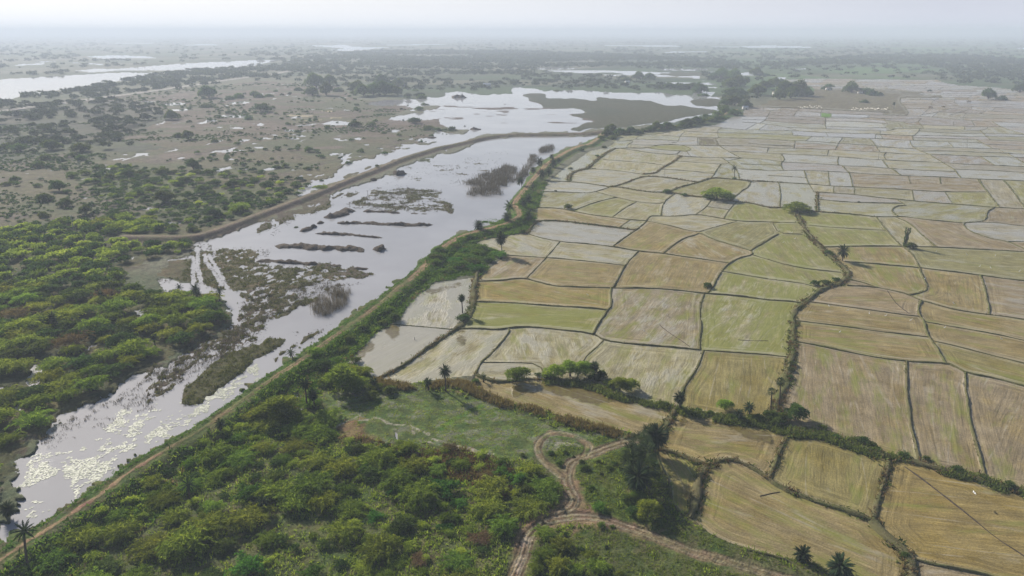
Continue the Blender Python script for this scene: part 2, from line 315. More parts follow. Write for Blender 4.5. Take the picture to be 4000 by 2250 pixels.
# ------------------------------------------------------------------ the two dykes
EASTP = smooth_line(J('S', '-620,2610 -300,2390 0,2187 47,2156 93,2121 155,2086 217,2047 272,2008 349,1958 408,1919 466,1872 516,1836 582,1797 660,1748 769,1690 880,1610 1000,1524 1093,1458 1167,1411 1272,1337 1388,1252 1466,1202 1559,1120',
                      'G', '1100,570 1250,410 1400,275 1500,210 1650,150 1850,100 2050,50 2100,0', 'B3', '-40,795 0,775 50,750 82,720 70,680 30,640 25,600 60,550 100,500 150,440 200,370 270,300 330,225 400,170 480,120 580,65 700,15', 'E1', '0,790 100,720 200,655 270,570 500,555 900,530 1400,490 1900,395 2200,310 2480,200'), 1)
EASTW = to_world(EASTP, 2.2)
dE, sE = line_dist(EASTW, 26)
nearE = 1 - .35 * sstep(300, 700, DIST)
half = np.where(sE > 0, 5.2, 8.5)
prof = sstep(half, 2.0, dE)
eh = 2.2 * prof + (.25 * nT * (dE > 1.5)) * prof
mE = dE < half
HT = np.where(mE, np.maximum(HT, eh), HT)
lake_side = sE > 0
paint(sstep(9, 7.6, dE), c3(.078, .112, .026)); paint((dE < 9) * sstep(-.1, .3, nS), c3(.085, .145, .028)); paint((dE < 9) * sstep(.05, .4, nT), c3(.14, .125, .05), .8)
low = sstep(1500, 2150, PY) * (dE < 9)
paint(low * sstep(.2, -.3, nT), c3(.11, .08, .05), .7)
pw_ = .5 + .35 * sstep(1700, 1500, PY) + .95 * sstep(1180, 1000, PY)
rutm = sstep(pw_ * 1.25, pw_ * .75, dE + nU * .5)
paint(rutm * (.25 + .75 * sstep(-.35, .1, nS + .5 * nT + .6 * sstep(1150, 1000, PY) + .3 * sstep(1700, 1900, PY))), c3(.31, .20, .12))
mid = sstep(.5, .2, dE) * sstep(-.45, -.1, nS) * sstep(1750, 1600, PY)
paint(mid, c3(.10, .12, .04), .75)
HT = HT - .12 * np.exp(-((dE - 1.0) / .4) ** 2)

WESTP = smooth_line(J('B1', '1250,925 1500,930 1700,935 1900,928 2050,900 2300,815 2576,712', 'B2', '300,600 600,490 900,365 1200,255 1450,150 1700,75 1850,30', 'A2', '2030,1440 2250,1382 2400,1358 2576,1343', 'A3', '150,1340 400,1342 600,1335 880,1325', 'E1', '60,570 190,560'), 1)
WESTW = to_world(WESTP, 2.4)
dW, sW = line_dist(WESTW, 32)
hw = 2.3 * sstep(6.8, 1.6, dW) + .2 * nS * (dW < 6.3)
HT = np.where(dW < 6.8, np.maximum(HT, hw), HT)
paint(sstep(8, 6.5, dW), c3(.125, .095, .070)); paint(sstep(7.5, 5, dW) * (sW > 0), c3(.100, .102, .046)); paint((dW < 8.5) * sstep(-.1, .3, nS), c3(.135, .12, .062), .7)
paint(sstep(1.9, 1.0, dW + nS), c3(.185, .145, .095)); paint((dW < 3) * sstep(0, .3, nM), c3(.12, .115, .05), .6)

# road on the far left
ROADP = J('A1', '-500,1190 0,1125 140,1105 390,1070 630,1045 870,1010 1100,975 1400,938 1770,885 2170,825 2400,792 2576,768', 'A2', '170,748 330,718 480,688 620,660 780,628')
dR, _ = line_dist(to_world(ROADP), 40)
paint(sstep(9, 6, dR), c3(.36, .33, .30)); seth(sstep(14, 6, dR), 1.2)

# ------------------------------------------------------------------ cart tracks in the foreground
TRACKS = [('D3', '1240,75 1050,118 880,180 720,245 610,285 560,360 555,480 590,570 635,640 630,720 530,800 370,885 235,960 150,1060 120,1200 80,1320 10,1480 -60,1650', 1.75),
          ('D3', '500,440 390,345 285,250 250,165 285,75 370,15 460,0 600,25 720,80 775,150 720,240', 1.35),
          ('D3', '370,885 500,855 700,835 900,862 1100,930 1230,975 1400,1040 1600,1120 1800,1200 2000,1250 2250,1310 2576,1420 2900,1500', 1.6)]
DT = np.full(PX.shape, 99.0)
mtrack = np.zeros(PX.shape, bool)
for t, s, w in TRACKS:
    ln = to_world(smooth_line(P(t, s), 2), .5)
    d, sg = line_dist(ln, 6)
    DT = np.minimum(DT, np.minimum(line_dist(ln, 14)[0], 99)); edge = d + nT * 1.1 + nS * .5
    wf = sstep(w * .95, w * .5, edge)
    paint(wf * sstep(.6, -.1, nT), c3(.225, .175, .095))
    seth(sstep(w + 1.5, w, d), .55 + nS * .1)
    mtrack |= d < w * 1.05
    offs = (-.75, .75) if w < 1.5 else (-1.35, -.7, .1, .75, 1.3)
    for k, o in enumerate(offs):
        dd = np.abs(d * np.where(sg == 0, 1, sg) - o + nS * .55)
        rw = sstep(.34, .12, dd + .15 * nU)
        HT -= .17 * rw
        paint(rw * (.55 + .45 * (nM > -.2)), c3(.12, .09, .055) if k % 2 == 0 else c3(.275, .238, .165), .9)
    HT += .06 * nU * (d < w * 1.3)
paint(inpoly(P('D3', '20,1250 130,1050 200,1080 150,1250 100,1443 0,1443'), .5) * sstep(.1, -.1, nT), c3(.36, .29, .22), .8)
# white cattle trails across the meadow
for s, w in ((('J', '730,1300 850,1180 1000,1090 1180,1020 1300,960'), .5), (('J', '1300,1040 1480,1020 1560,980 1680,1020 1780,1080 1900,1105 2100,1110 2230,1160 2330,1200 2470,1270'), .45), (('J', '2160,1130 2180,1210 2220,1260'), .3), (('J', '740,900 735,940 750,1000'), .35), (('D2', '1720,90 1900,140 2200,190 2400,220'), .4), (('D2', '1780,60 1950,110 2300,200'), .35), (('J', '80,770 250,700 340,630'), .5),
              (('D3', '370,95 600,110 700,150'), .35), (('D3', '430,125 600,130 690,155'), .3)):
    d, _ = line_dist(to_world(P(*s), .4), 3)
    paint(sstep(w, w * .3, d + nU * .5), c3(.40, .36, .29), .85)
d, _ = line_dist(to_world(P('C2', '1850,1430 2050,1300 2270,1200'), .4), 3)
paint(sstep(1.3, .5, d), c3(.09, .17, .02), .8)
HT[dR < 10] = np.maximum(HT[dR < 10], .6)
# ------------------------------------------------------------------ field bunds:  width class  n m w W
BUNDS = '''B3 m 140,915 300,955 480,990 750,1010 1010,1040 1260,1085 1520,1108 1900,1165 2190,1205
B3 w 150,910 190,850 250,778 480,780 740,810 1060,850 1240,870
B3 m 1010,1040 1100,970 1240,875 1330,810 1380,740 1410,730 1640,735 1850,715 2050,745 2270,785 2576,790 2700,795
B3 m 240,650 450,650 650,690 820,725 1010,745 1190,770 1350,780
B3 n 1070,845 1190,770
B3 m 610,650 830,595 1010,550 1060,540
B3 n 840,500 1060,545 1250,590 1470,608 1530,595
B3 n 1010,735 1130,650 1250,597
B3 m 1500,720 1515,600 1640,530
B3 m 310,485 500,490 720,500 800,495 900,470 980,440
B3 w 980,440 1090,440 1350,490 1550,495 1640,500 1770,530 1960,545 2250,590 2400,600 2576,645 2660,655
B3 m 360,380 540,385 700,395 870,420 980,440
B3 w 980,440 1090,420 1290,340 1400,330 1600,350 1780,380 1890,395
B3 w 1560,490 1690,440 1890,390 2010,345 2200,360 2400,380 2576,385 2740,395
B3 m 2400,380 2390,430 2290,495 2200,560
B3 W 570,380 580,330 620,290 720,260 830,240
B3 n 1850,720 1960,635 2010,575
B3 n 1960,640 2180,665
B3 n 2130,745 2190,660 2260,600
B3 n 1380,800 1600,830 1760,875 1880,890
B3 n 1880,890 2050,840 2260,785
B3 m 1520,1108 1620,1025 1740,950 1850,920 1890,900 2000,960 2200,1020 2400,1080
B3 m 2400,1080 2450,1045 2576,970 2670,915
B3 m 2190,1205 2290,1150 2420,1125 2405,1080
B3 n 2420,1125 2576,1175
B3 m 2190,1205 2110,1280 2060,1370 2010,1460 1960,1515
B3 n 140,1355 230,1270 340,1155 480,990
B3 n -150,1120 0,1130 330,1150 480,1160 800,1190 1130,1225
B3 m 1010,1450 1090,1320 1140,1220 1270,1085
B3 n 2130,1300 2300,1320 2576,1365
B3 m -385,1385 -80,1380 0,1365 130,1360 230,1385 400,1430 550,1445 1000,1455
B3 n 2576,1165 2780,1230 3000,1270 3310,1300
B4 m 0,385 160,395 400,410 640,430 870,440 1100,450 1450,470 1780,490 2210,490
B4 n 0,325 160,330 370,350
B4 m 105,395 125,480 120,620
B4 n 370,330 410,410 450,500
B4 n 660,430 660,495
B4 n 870,440 870,510
B4 n 1450,470 1470,565
B4 n 1780,490 1860,605
B4 m 2210,490 2330,640
B4 m 2100,350 2220,470
B4 m 2380,375 2440,450 2576,640 2700,800
B4 m 460,490 650,500 870,515 1100,545 1310,565 1560,590 1860,610 2220,640 2400,650 2576,660 3000,690 4300,760
B4 w 495,490 495,690
B4 m 510,560 700,585 1000,600 1350,610
B4 n 1290,570 1390,625
B4 m 1390,625 1290,632 1240,670 1270,710 1320,735
B4 w 0,650 230,650 380,680 500,690 740,705 1090,740
B4 m 1090,740 1280,740 1360,735 1600,770 1950,800
B4 m 2280,650 2200,690 2200,770 2100,790 1950,800 2020,880 2200,950 2420,990 2576,1060 2800,1140 4200,1300
B4 n 1950,800 2230,790 2576,835 4200,960
B4 n 2420,990 2576,990
B4 W 250,680 340,800 400,920 520,1040 640,1150 760,1250 815,1310 790,1360 700,1400
B4 n -20,795 280,800
B4 n 40,800 110,910 340,915
B4 n 110,910 0,980 -170,1055
B4 n 410,825 700,850 1180,885
B4 m 1090,740 1200,890 1340,1030
B4 m 1280,740 1420,800 1550,920 1690,1040
B4 m 540,1030 900,1035 1330,1035 1700,1045 2100,1065 2576,1090 4200,1190
B4 m 770,1190 900,1200 1150,1220 1500,1250 1700,1275 2000,1310 2300,1350 2576,1385 4200,1560
B4 m 1340,1030 1440,1100 1520,1230 1560,1350 1590,1450
B4 n 0,1170 200,1230 450,1270 740,1300
B4 n 0,1365 200,1390 400,1420 530,1460
B4 m 2140,1330 2180,1440 2210,1590 2230,1720
B4 m 790,1370 950,1400 1080,1450
C2 n 1380,380 1600,395 1950,430
C2 w 2020,420 1900,500 1700,640 1500,780 1340,870 1200,940
C2 m 1960,430 2200,420 2420,435 2576,412 2706,403 2926,420 3396,470 3496,540 3776,575 4076,600 4460,638
C2 W 2240,-150 2190,0 2190,150 2150,250 2090,360 2010,415
C2 m 2190,150 2576,160 2876,185 3276,210 3540,235
C2 m 2540,430 2550,445 2500,520 2380,660 2260,760 2200,890
C2 n 2255,757 2576,762 2850,775 2916,935
C3 m 420,0 1000,15 1400,15 1700,40 1960,70 2200,85 2576,135 2726,140 2900,150
C3 m 1000,10 1000,200 960,240 880,360 825,465
C3 n 920,540 830,630 715,720 640,950
C3 m 1935,75 1890,200 1900,400 1880,640
C3 n 1890,645 2200,660 2576,685 2780,705
C3 m 1920,645 1880,800 1790,930 1700,1060 1680,1230
C3 w -390,880 -180,960 0,950 100,930 330,930 650,960 900,1020 1100,1110 1400,1185
C3 n 1390,1170 1490,1180
C3 w 1480,1190 1640,1230 1900,1270 2200,1330 2576,1380 2700,1415 2815,1462
C3 W 1645,1230 1580,1350 1530,1440 1480,1570 1450,1640
C4 W 740,-20 540,20 440,100 330,180 260,280 260,400 250,560 240,700 200,900 150,1050 100,1180 60,1330 40,1425
C4 m -20,125 150,140 330,160
C4 n 370,148 440,155 700,190 1000,230 1300,275 1530,300
C4 m 800,-10 1060,0 1250,40 1400,75 1540,140 1620,160 1800,215 2000,250 2240,285 2400,300 2576,330 3000,380 4200,560
C4 m 1420,75 1580,50 1605,10 1590,-40
C4 m 1540,140 1510,220 1520,290 1570,350 1600,470 1650,540 1720,660 1790,780
C4 n 1570,353 1900,410 2300,480 2576,540 3200,680 4200,860
C4 n 1650,545 1900,600 2200,680 2576,770 3200,930 4200,1150
C4 n 255,340 310,345 600,380 900,420 1200,460 1620,515
C4 m 250,545 500,590 800,655 1100,710 1380,750 1600,765 1800,775 1900,820 2000,870 2280,920 2576,1000 3200,1180 4200,1440
C4 m 1385,755 1390,900 1400,1100 1420,1300 1450,1440 1510,1820
C4 m 1990,870 1980,1000 2010,1150 2030,1300 2060,1440 2150,1800 2210,2000
D3 w 1440,150 1560,190 1750,250 1950,335 2060,290 2180,270 2300,300 2450,380 2576,460 2676,530 2806,590 3026,680 3276,760 3476,830 3656,910
D3 W 1950,340 1900,480 1880,600 1830,760 1785,870
D3 m 1440,150 1480,330 1590,520 1600,700 1700,830 1790,870 1900,960 2000,1040 2200,1130 2576,1240 2800,1310 3000,1480
D4 w 232,-12 120,170 60,350 0,455
D4 W 1080,900 1200,1040 1330,1160 1420,1250 1430,1330 1430,1560
D4 m 1420,1260 1600,1310 1900,1370 2150,1420 2400,1500 3200,1700
D4 w 1240,240 1180,450 1130,650 1080,820 1070,910
D4 W 230,-10 400,0 600,40 850,120 1000,180 1170,235
D4 W 1170,235 1240,250 1450,290 1700,370 1950,420 2200,480 2400,560 2576,600 3000,680 4300,900
D4 n 1040,210 1180,250
E1 n 430,640 650,640 900,622 1200,610 1540,545 1800,500 2100,488 2240,510
E1 n 380,735 650,735 800,700 1100,710 1490,725
E1 n 800,700 790,680 920,625 1200,635 1500,655 1700,665 2150,680 2576,690
E1 n 1390,760 1490,750 1500,720 1530,640 1620,570 1540,545
E1 n 1620,570 1900,585 2150,595 2576,600
E1 n 2150,595 2160,545 2240,510 2576,545
E1 n 2150,590 2170,680
E1 n 630,845 650,790 740,750 720,735
E1 n 660,785 900,800 1120,805
E1 m 440,850 640,850 980,855 1130,800 1400,795 1500,800
E1 m 1540,800 1820,805 2200,815 2576,820
E1 n 1820,805 1820,670
E1 n 2115,685 2180,815
E1 n 1000,865 1200,880 1600,905 1700,890 1700,850 1590,810 1500,798
E1 m 520,880 850,905 1100,940 1460,965 1530,910
E1 n 1640,905 1660,940 1720,1000
E1 m 1460,965 1600,995 2000,1010 2576,1015
E1 m 2190,815 2300,890 2540,1010
E1 n 2360,900 2576,905
E1 w 1540,990 1440,1070 1290,1150 1180,1220 1100,1280 900,1290
E1 n 240,1045 600,1070 1000,1100 1290,1135
E1 n 1440,1070 1800,1090 2240,1125 2330,1130
E1 n 80,1195 500,1230 900,1290
E1 n 1200,1205 1600,1225 2080,1265
E1 m 2210,1125 2140,1220 2050,1340
E1 m 2230,1015 2310,1070 2430,1160 2500,1260 2530,1370
E1 n 2310,1060 2576,1050
E1 n 2430,1190 2576,1197
E1 n 2490,1280 2576,1290
E1 W 440,860 350,900 200,1000 90,1090 0,1180 -150,1210
E2 n 90,170 350,165 640,180 950,185 1340,205 2000,235 2350,255 2490,245
E2 n 20,230 450,225 930,230 1310,255 1450,270 2110,295 2576,300
E2 n 0,315 430,322
E2 n 440,295 900,320 1290,325 1700,330 2100,340 2576,350
E2 n 1290,325 1400,345 2000,355 2576,385
E2 n 0,370 380,380
E2 n 390,345 930,370 1380,400 1750,400 2100,420 2440,440
E2 n 380,405 800,430 1380,450
E2 n 230,430 400,445 700,490 960,575
E2 n 0,420 240,430
E2 n 750,505 830,510 1390,530 1700,540 2360,570 2500,550 2576,535
E2 n 1400,480 1800,500 2400,525
E2 n -50,545 400,550 800,560 1200,580 1400,595 1900,605 2310,615 2576,625
E2 n -50,600 400,610 800,630 1150,655 1430,665 1700,670 2200,690 2576,705
E2 n -50,685 500,705 800,730 1080,730 1600,770 2200,810 2576,840
E2 n 880,765 1250,775 1560,800
E2 m 100,770 400,800 800,820 860,820
E2 n -50,815 150,815 300,840 600,855 900,855 1500,880 2000,905 2300,920 2576,930
E2 n -30,910 300,930 600,945 1000,965 1400,980 1700,1005 2100,1035 2390,1050 2576,1060
E2 n 670,1090 1100,1105 1600,1135 1700,1150 2100,1160 2430,1190 2576,1205
E2 n -30,1015 300,1030 650,1045
E2 n -30,1115 300,1130 650,1135
E2 n -30,1205 300,1220 650,1230 1000,1220 1400,1240 1800,1260 2100,1285 2576,1305
E2 n 350,165 350,222
E2 n 640,180 640,225
E2 n 950,185 930,230
E2 n 1340,205 1310,255 1300,325
E2 n 2350,255 2370,298
E2 m 470,225 420,320 370,390 290,435
E2 n 910,230 850,315
E2 n 1475,275 1480,325
E2 n 2140,295 2080,340
E2 n 240,430 150,490 50,547
E2 n 410,445 270,548
E2 m 1390,345 1380,450 1400,530
E2 n 2370,350 2390,400 2440,440
E2 n 2340,440 2440,540
E2 n 820,560 840,630
E2 n 1400,595 1440,665
E2 n 2310,565 2300,600 2350,690
E2 n 2230,610 2220,690
E2 n 1160,655 1060,730
E2 m 1680,670 1600,780 1550,885
E2 m 880,735 860,855
E2 m 2120,690 2210,780 2300,920
E2 m 430,850 410,940
E2 m 1440,880 1415,985
E2 m 2400,925 2370,960 2370,1000 2410,1055
E2 m 650,950 710,1050 660,1090 640,1130 690,1225
E2 m 1610,1000 1590,1080 1605,1140
E2 m 1670,1145 1750,1230 1790,1265
E2 m 2340,1050 2450,1190
E2 m 2490,1195 2660,1290
E2 m 1035,1225 1060,1320 1120,1440
E2 n 1435,1245 1440,1350 1475,1420
E2 m 1790,1265 1830,1390 1850,1440
E3 n -30,295 300,300 850,315 1200,345 1500,380 2000,405 2576,430 5500,560
E3 n 0,345 240,365 600,365 850,350
E3 n 240,385 600,420 790,425
E3 n 560,430 600,450 900,465 1400,480 1740,495 2130,495 2576,500 5500,640
E3 n 340,570 400,530 540,520 830,520 1200,535 1550,545 1830,560 1960,525 1960,495
E3 n 820,570 1200,600 1880,615
E3 n 1890,600 2576,620 5500,760
E3 m 80,620 690,645 720,650 800,580 830,520
E3 n 700,640 1000,640 1500,655 1940,668
E3 n 1940,640 2576,660 5500,800
E3 n 0,690 650,720 1200,740 1880,762
E3 n 720,670 1200,690 1760,705 2000,715 2576,735 5500,900
E3 n 110,830 500,850 770,862
E3 n 720,825 1100,830 1370,840 1800,855 2100,865 2576,885 5500,1060
E3 n 1920,790 2576,810 5500,990
E3 m 840,885 1300,900 1700,920 2200,935 2576,950 5500,1140
E3 m 220,930 600,950 960,955 1400,970 1800,990 2200,995 2576,1015 5500,1220
E3 m 260,1055 600,1070 1200,1095 1700,1130 2080,1140 2576,1165 5500,1380
E3 n 150,1185 300,1190 700,1215 1430,1250
E3 n 1400,1200 2000,1225 2576,1260 5500,1480
E3 m 300,1300 500,1310 1000,1330 1510,1350 1900,1375 2576,1400 5500,1640
E3 n 590,190 640,260 600,305
E3 n 1010,160 900,260 830,315
E3 n 1640,210 1500,250 1340,295
E3 n 1130,250 1030,330
E3 n 1600,260 1560,320 1550,385
E3 m 870,345 790,410 840,450 890,525
E3 n 1690,395 1750,495
E3 n 1390,410 1390,480
E3 n 1570,500 1570,547
E3 m 2040,410 2200,510 2576,620
E3 m 1840,560 1920,640 2010,715
E3 m 700,640 715,725
E3 m 660,720 680,800 780,880 960,950 1010,970 1200,1090 1380,1190 1430,1240 1515,1355
E3 m 1760,705 1900,780 2060,865
E3 n 2140,870 2250,940
E3 m 2300,940 2420,1010 2576,1100 2700,1180
E3 m 1840,990 1980,1080 2090,1145
E3 m 370,1200 520,1310
E3 n 470,440 560,522
E3 n 1300,745 1390,845
E3 n 630,1310 670,1449
E3 m 1160,1340 1180,1449
E3 m 1820,1370 1930,1449
E3 m 2220,1385 2320,1449
E3 m 500,0 490,80 600,187
E3 n 500,5 1180,8 1700,25 1900,25 2576,30 5500,120
E3 n 510,45 1100,48
E3 n 500,85 1030,95
E3 n 540,122 1010,130 1200,150 1450,145 2576,190 5500,330
E3 n 590,187 980,190 1250,205 1430,178 1690,170
E3 n 1180,0 1140,20 1040,60 1020,130
E3 n 1420,15 1400,90 1490,147
E3 n 1410,98 2000,100 2576,130 5500,250
E3 n 1700,160 1680,210 2100,240 2576,270 5500,420
E3 n 2090,180 2030,240
E3 n 1930,230 1850,270
E3 n 1130,250 1600,265 1940,280 2576,300 5500,460
E3 n 850,280 1130,250 1340,200
E3 n 1500,345 1930,350 2576,360 5500,520
A4 n 0,1080 300,1085 800,1115 1230,1130'''
WID = {'n': .52, 'm': .82, 'w': 1.3, 'W': 2.3}
HEI = {'n': .26, 'm': .36, 'w': .5, 'W': .6}
bl = []
for ln in BUNDS.split('\n'):
    t, w, rest = ln.split(' ', 2)
    bl.append([w, P(t, rest)])
# far rows of little plots below the horizon villages
rr = random.Random(5)
rows = [800, 818, 838, 856, 875, 893, 912, 932, 952, 975, 998]
def rowx(yy):
    lo = -40 if yy < 905 else (1180 if yy < 940 else 1340)
    return lo
for yy in rows:
    pts = []; x = rowx(yy)
    while x < 5200:
        pts.append((x, yy + (x - 1300) * .012 + rr.uniform(-5, 5))); x += rr.uniform(90, 260)
    if len(pts) > 1: bl.append(['n', np.array(pts) * K1 + np.array([3000, 0])])
for a, b in zip(rows[:-1], rows[1:]):
    x = rowx(b)
    while x < 5000:
        x += rr.uniform(150, 420); sl = rr.uniform(-60, 60)
        bl.append(['n', np.array([(x, a + (x - 1300) * .012 - 4), (x + sl, b + (x - 1300) * .012 + 4)]) * K1 + np.array([3000, 0])])

def snap(bl):
    for i, (w, p) in enumerate(bl):
        for e, q in ((0, 1), (-1, -2)):
            pt = p[e]; best = None
            tol = (16 if pt[1] > 700 else 10) if pt[1] > 560 else 6
            for j, (w2, p2) in enumerate(bl):
                if j == i: continue
                a, b = p2[:-1], p2[1:]; ab = b - a
                t = np.clip(((pt - a) * ab).sum(1) / ((ab ** 2).sum(1) + 1e-9), 0, 1)
                c = a + ab * t[:, None]; dd = np.hypot(*(c - pt).T)
                k = dd.argmin()
                if dd[k] < tol and (best is None or dd[k] < best[0]): best = (dd[k], c[k])
            if best is not None:
                p[e] = best[1] + (best[1] - pt) * .05
    return bl
for it in bl:
    p = it[1]
    if p[-1, 0] >= 3985 and p[-1, 0] < 4790:
        d = p[-1] - p[-2]; d = d / max(abs(d[0]), 1e-6); d[1] = np.clip(d[1], -.5, .6)
        if d[0] > 0: it[1] = np.vstack([p, p[-1] + d * (4800 - p[-1, 0]) * np.array([.5, .5]), p[-1] + d * (4800 - p[-1, 0])])
    elif p[-1, 1] > 2235:
        d = p[-1] - p[-2]; d = d / max(abs(d[1]), 1e-6)
        it[1] = np.vstack([p, p[-1] + d * (2650 - p[-1, 1])])
bl = snap(bl)
FIELDP = J('C2', '910,770 1030,640 1180,490 1330,390 1440,330 1510,210 1640,80 1740,20', 'B2', '1780,1400 2240,1350 2330,1270 2515,1125 2480,1090 2330,1060 2190,1000 2350,960 2576,925',
           'B3', '60,915 130,905 200,840 230,770 260,640 310,480 370,380 540,240 620,190 760,90', 'E1', '20,900 300,840 430,760 380,730 460,640 650,632 900,612 1150,590 1540,540 1800,492 2100,470 2400,330 2576,310', 'E2', '20,220 95,165',
           'A4', '-20,1040 0,1010 300,990 420,950 470,905 430,870 340,850 100,850 -20,845 0,815 60,800 500,790 1000,795 1700,805 1760,830 1900,855 2300,880 2450,900 2576,910 3200,960 5200,1050', 'S', '4790,420 4790,2680 4600,2640', 'D4', '3000,1480 2800,1500 1370,1560 600,1480 560,1400 470,1330 200,1280',
           'D3', '2576,1235 2200,1130 2000,1040 1900,960 1790,870 1700,830 1600,700 1590,520 1480,330 1440,170 1400,60 1250,25', 'C3', '1000,1430 700,1380 500,1310 250,1240 0,1180', 'C2', '2230,1040 2170,1000 2200,900 1950,925 1700,960 1500,985 1300,960 1200,940 1160,900 1020,800')
fm = inpoly(FIELDP, .0) & (dE > 9)
lab = np.where(fm, 0, -1).astype(np.int32)
bcell = np.zeros(PX.shape, bool)
for w, p in bl:
    for a, b in zip(p[:-1], p[1:]):
        n = int(max(abs(b - a).max() / 0.9, 2))
        q = a + (b - a) * np.linspace(0, 1, n)[:, None]
        ci = np.rint((q[:, 0] - XS[0]) / 4.0).astype(int); ri = np.clip(np.searchsorted(YS, q[:, 1]), 0, NY - 1)
        ri2 = np.clip(ri - 1, 0, NY - 1); ri = np.where(np.abs(YS[ri] - q[:, 1]) < np.abs(YS[ri2] - q[:, 1]), ri, ri2)
        ok = (ci >= 0) & (ci < NX)
        bcell[ri[ok], ci[ok]] = True
open_ = fm & ~bcell
# label connected plots (two-pass run union)
par = [0]
def find(a):
    while par[a] != a:
        par[a] = par[par[a]]; a = par[a]
    return a
prev = []
for r in range(NY):
    row = open_[r]; d = np.diff(np.concatenate([[0], row.astype(np.int8), [0]]))
    st = np.where(d == 1)[0]; en = np.where(d == -1)[0]; cur = []
    k = 0
    for s, e in zip(st, en):
        l = None
        for (ps, pe, pl) in prev:
            if ps < e and pe > s:
                q = find(pl)
                if l is None: l = q
                elif q != l: par[max(q, l)] = min(q, l); l = min(q, l)
        if l is None:
            l = len(par); par.append(l)
        cur.append((s, e, l)); lab[r, s:e] = l
    prev = cur
roots = np.array([find(i) for i in range(len(par))])
lab = np.where(lab > 0, roots[np.maximum(lab, 0)], lab)
# grow the plots under their bunds
for _ in range(3):
    todo = (lab == 0)
    for dr, dc in ((0, 1), (0, -1), (1, 0), (-1, 0)):
        nb = np.roll(np.roll(lab, dr, 0), dc, 1)
        f = todo & (nb > 0) & (lab == 0); lab[f] = nb[f]
isf = lab > 0
HT = np.where(isf, .30 + .03 * nT, HT)
ids, cnt = np.unique(lab[isf], return_counts=True)

# ---- what each plot looks like
STRAW, TAN, PINK, MAUVE, PALE, GREENB, OLIVE, GREY = (c3(.275, .198, .060), c3(.270, .204, .094), c3(.285, .214, .138), c3(.272, .210, .150), c3(.350, .325, .215), c3(.262, .258, .115), c3(.220, .185, .056), c3(.292, .270, .218))
SEEDS = '''D4 1900,850 S .05 .05 -|large straw coloured stubble field with a dark diagonal drain line across it
D4 600,350 O .05 .10 -|rounded olive straw field with curved harvest lines between two green bunds
D4 400,1000 T .15 .35 -|big curved tan stubble field above the two bushy date palms
D4 2000,1420 P .2 .0 -|bare pinkish corner field below the thick green bund
D3 1700,550 S .05 .5 -|narrow yellow green plot between the dark palm clump and a green bund
D3 2000,150 T .2 .25 h|beige field with murky brown water along its hedge
C3 800,1250 T .3 .2 h|flooded field with murky brown water below the acacia hedge
C3 1300,850 L .35 .25 -|pale grey green wet field beside the date palm and acacias
C3 2200,950 O .1 .1 -|brown olive field with one bright green seedling spot
C3 400,600 L .4 .2 -|pale wet field above the acacia hedge
C3 1400,300 K .35 .3 -|large lilac beige field with long harvest stripes
C3 2300,350 L .25 .55 -|green streaked field beside the overgrown ditch
C3 300,280 G .15 .6 -|yellow green field with long level harvest stripes
C3 300,90 S .15 .25 -|straw green field with level stripes and a tall bund at its end
C3 150,830 L .5 .1 -|sliver of pale field behind the acacia hedge
C4 800,1000 M .15 .22 -|wide mauve beige field beside the two tall fan palms
C4 1700,1100 M .15 .2 -|mauve beige field between two long green bunds
C4 2350,1250 M .12 .2 -|mauve beige field beyond the second long green bund
C4 900,540 T .15 .25 -|straw field with a bright green seedling patch
C4 1000,340 T .12 .1 -|straw pink field where white egrets are scattered
C4 900,150 P .15 .05 -|pinkish field beside the overgrown ditch with a dark foot trail
C4 1900,150 T .15 .15 -|tan field with wavy harvest lines above a dark bund
C4 2450,150 M .3 .0 -|dark mauve field with broken stripes
C4 2000,320 T .08 .2 -|tan strip field just below the dark bund
C4 2000,520 T .12 .12 -|second tan strip field below the dark bund
C4 2100,760 O .08 .25 -|olive tan field narrowing to a point
C4 1250,10 T .2 .3 -|tan field with a curl of bund at its lower edge
C2 1500,600 W .75 .12 h|flooded pale lilac field below the green embankment
C2 1900,700 L .5 .25 -|pale cream wet field with a long overgrown bund on one side
C2 1850,150 W .6 .35 h|pale flooded field with wheel stripes beside a lone palm
B3 700,920 W .62 .1 h|pale grey green flooded field below a scrubby bund
B3 700,780 T .25 .2 -|long tan strip field between two scrubby bunds
B3 1400,950 T .2 .3 -|tan field with a worn pale mark in its middle
B3 1600,1250 T .2 .15 -|large tan field with level harvest lines
B3 700,1300 T .2 .2 -|tan green field with rounded pale border stripe
B3 900,1110 L .45 .2 -|pale green field with faint wheel lines
B3 200,1050 L .5 .2 h|pale field under the tall palm by the embankment scrub
B3 100,1250 P .35 .25 -|tan field combed with curved wheel lines
B3 900,340 L .5 .25 -|whitish wet field ringed by brown scrub bunds
B3 1000,640 G .2 .3 -|olive green field combed with diagonal lines
B3 1250,680 L .35 .35 -|whitish green field combed with diagonal lines
E1 1670,735 W .5 .1 -|small whitish field with scribbled wheel marks
E1 1960,745 D .0 .1 -|small dark grey unploughed plot
E1 1400,850 G .05 .5 -|small grass green plot with a rounded end
E1 1600,950 W .4 .0 -|tiny whitish plot
E1 2100,900 L .5 .05 -|broad whitish wet field
E1 2420,460 X 1 0 -|flooded field like a mirror beside the tree belt
E2 1100,620 X 1 0 -|first of two mirror like flooded plots
E2 1800,640 X 1 0 -|second of two mirror like flooded plots
E2 1800,308 X 1 0 -|long bright flooded strip beside a green plot
E2 1390,295 N .0 1 -|tiny bright green seedling plot
B4 1300,920 L .4 .1 -|slanting whitish field with two dark palms at its foot
B4 700,960 G .1 .6 -|green field beside the overgrown ditch
B4 2350,880 W .5 .1 -|flooded grey field with a pointed end
B4 200,1100 G .15 .6 -|yellow green field of fanning harvest lines
A4 700,1030 D .05 .0 -|dark fallow field with rows of white bundles'''
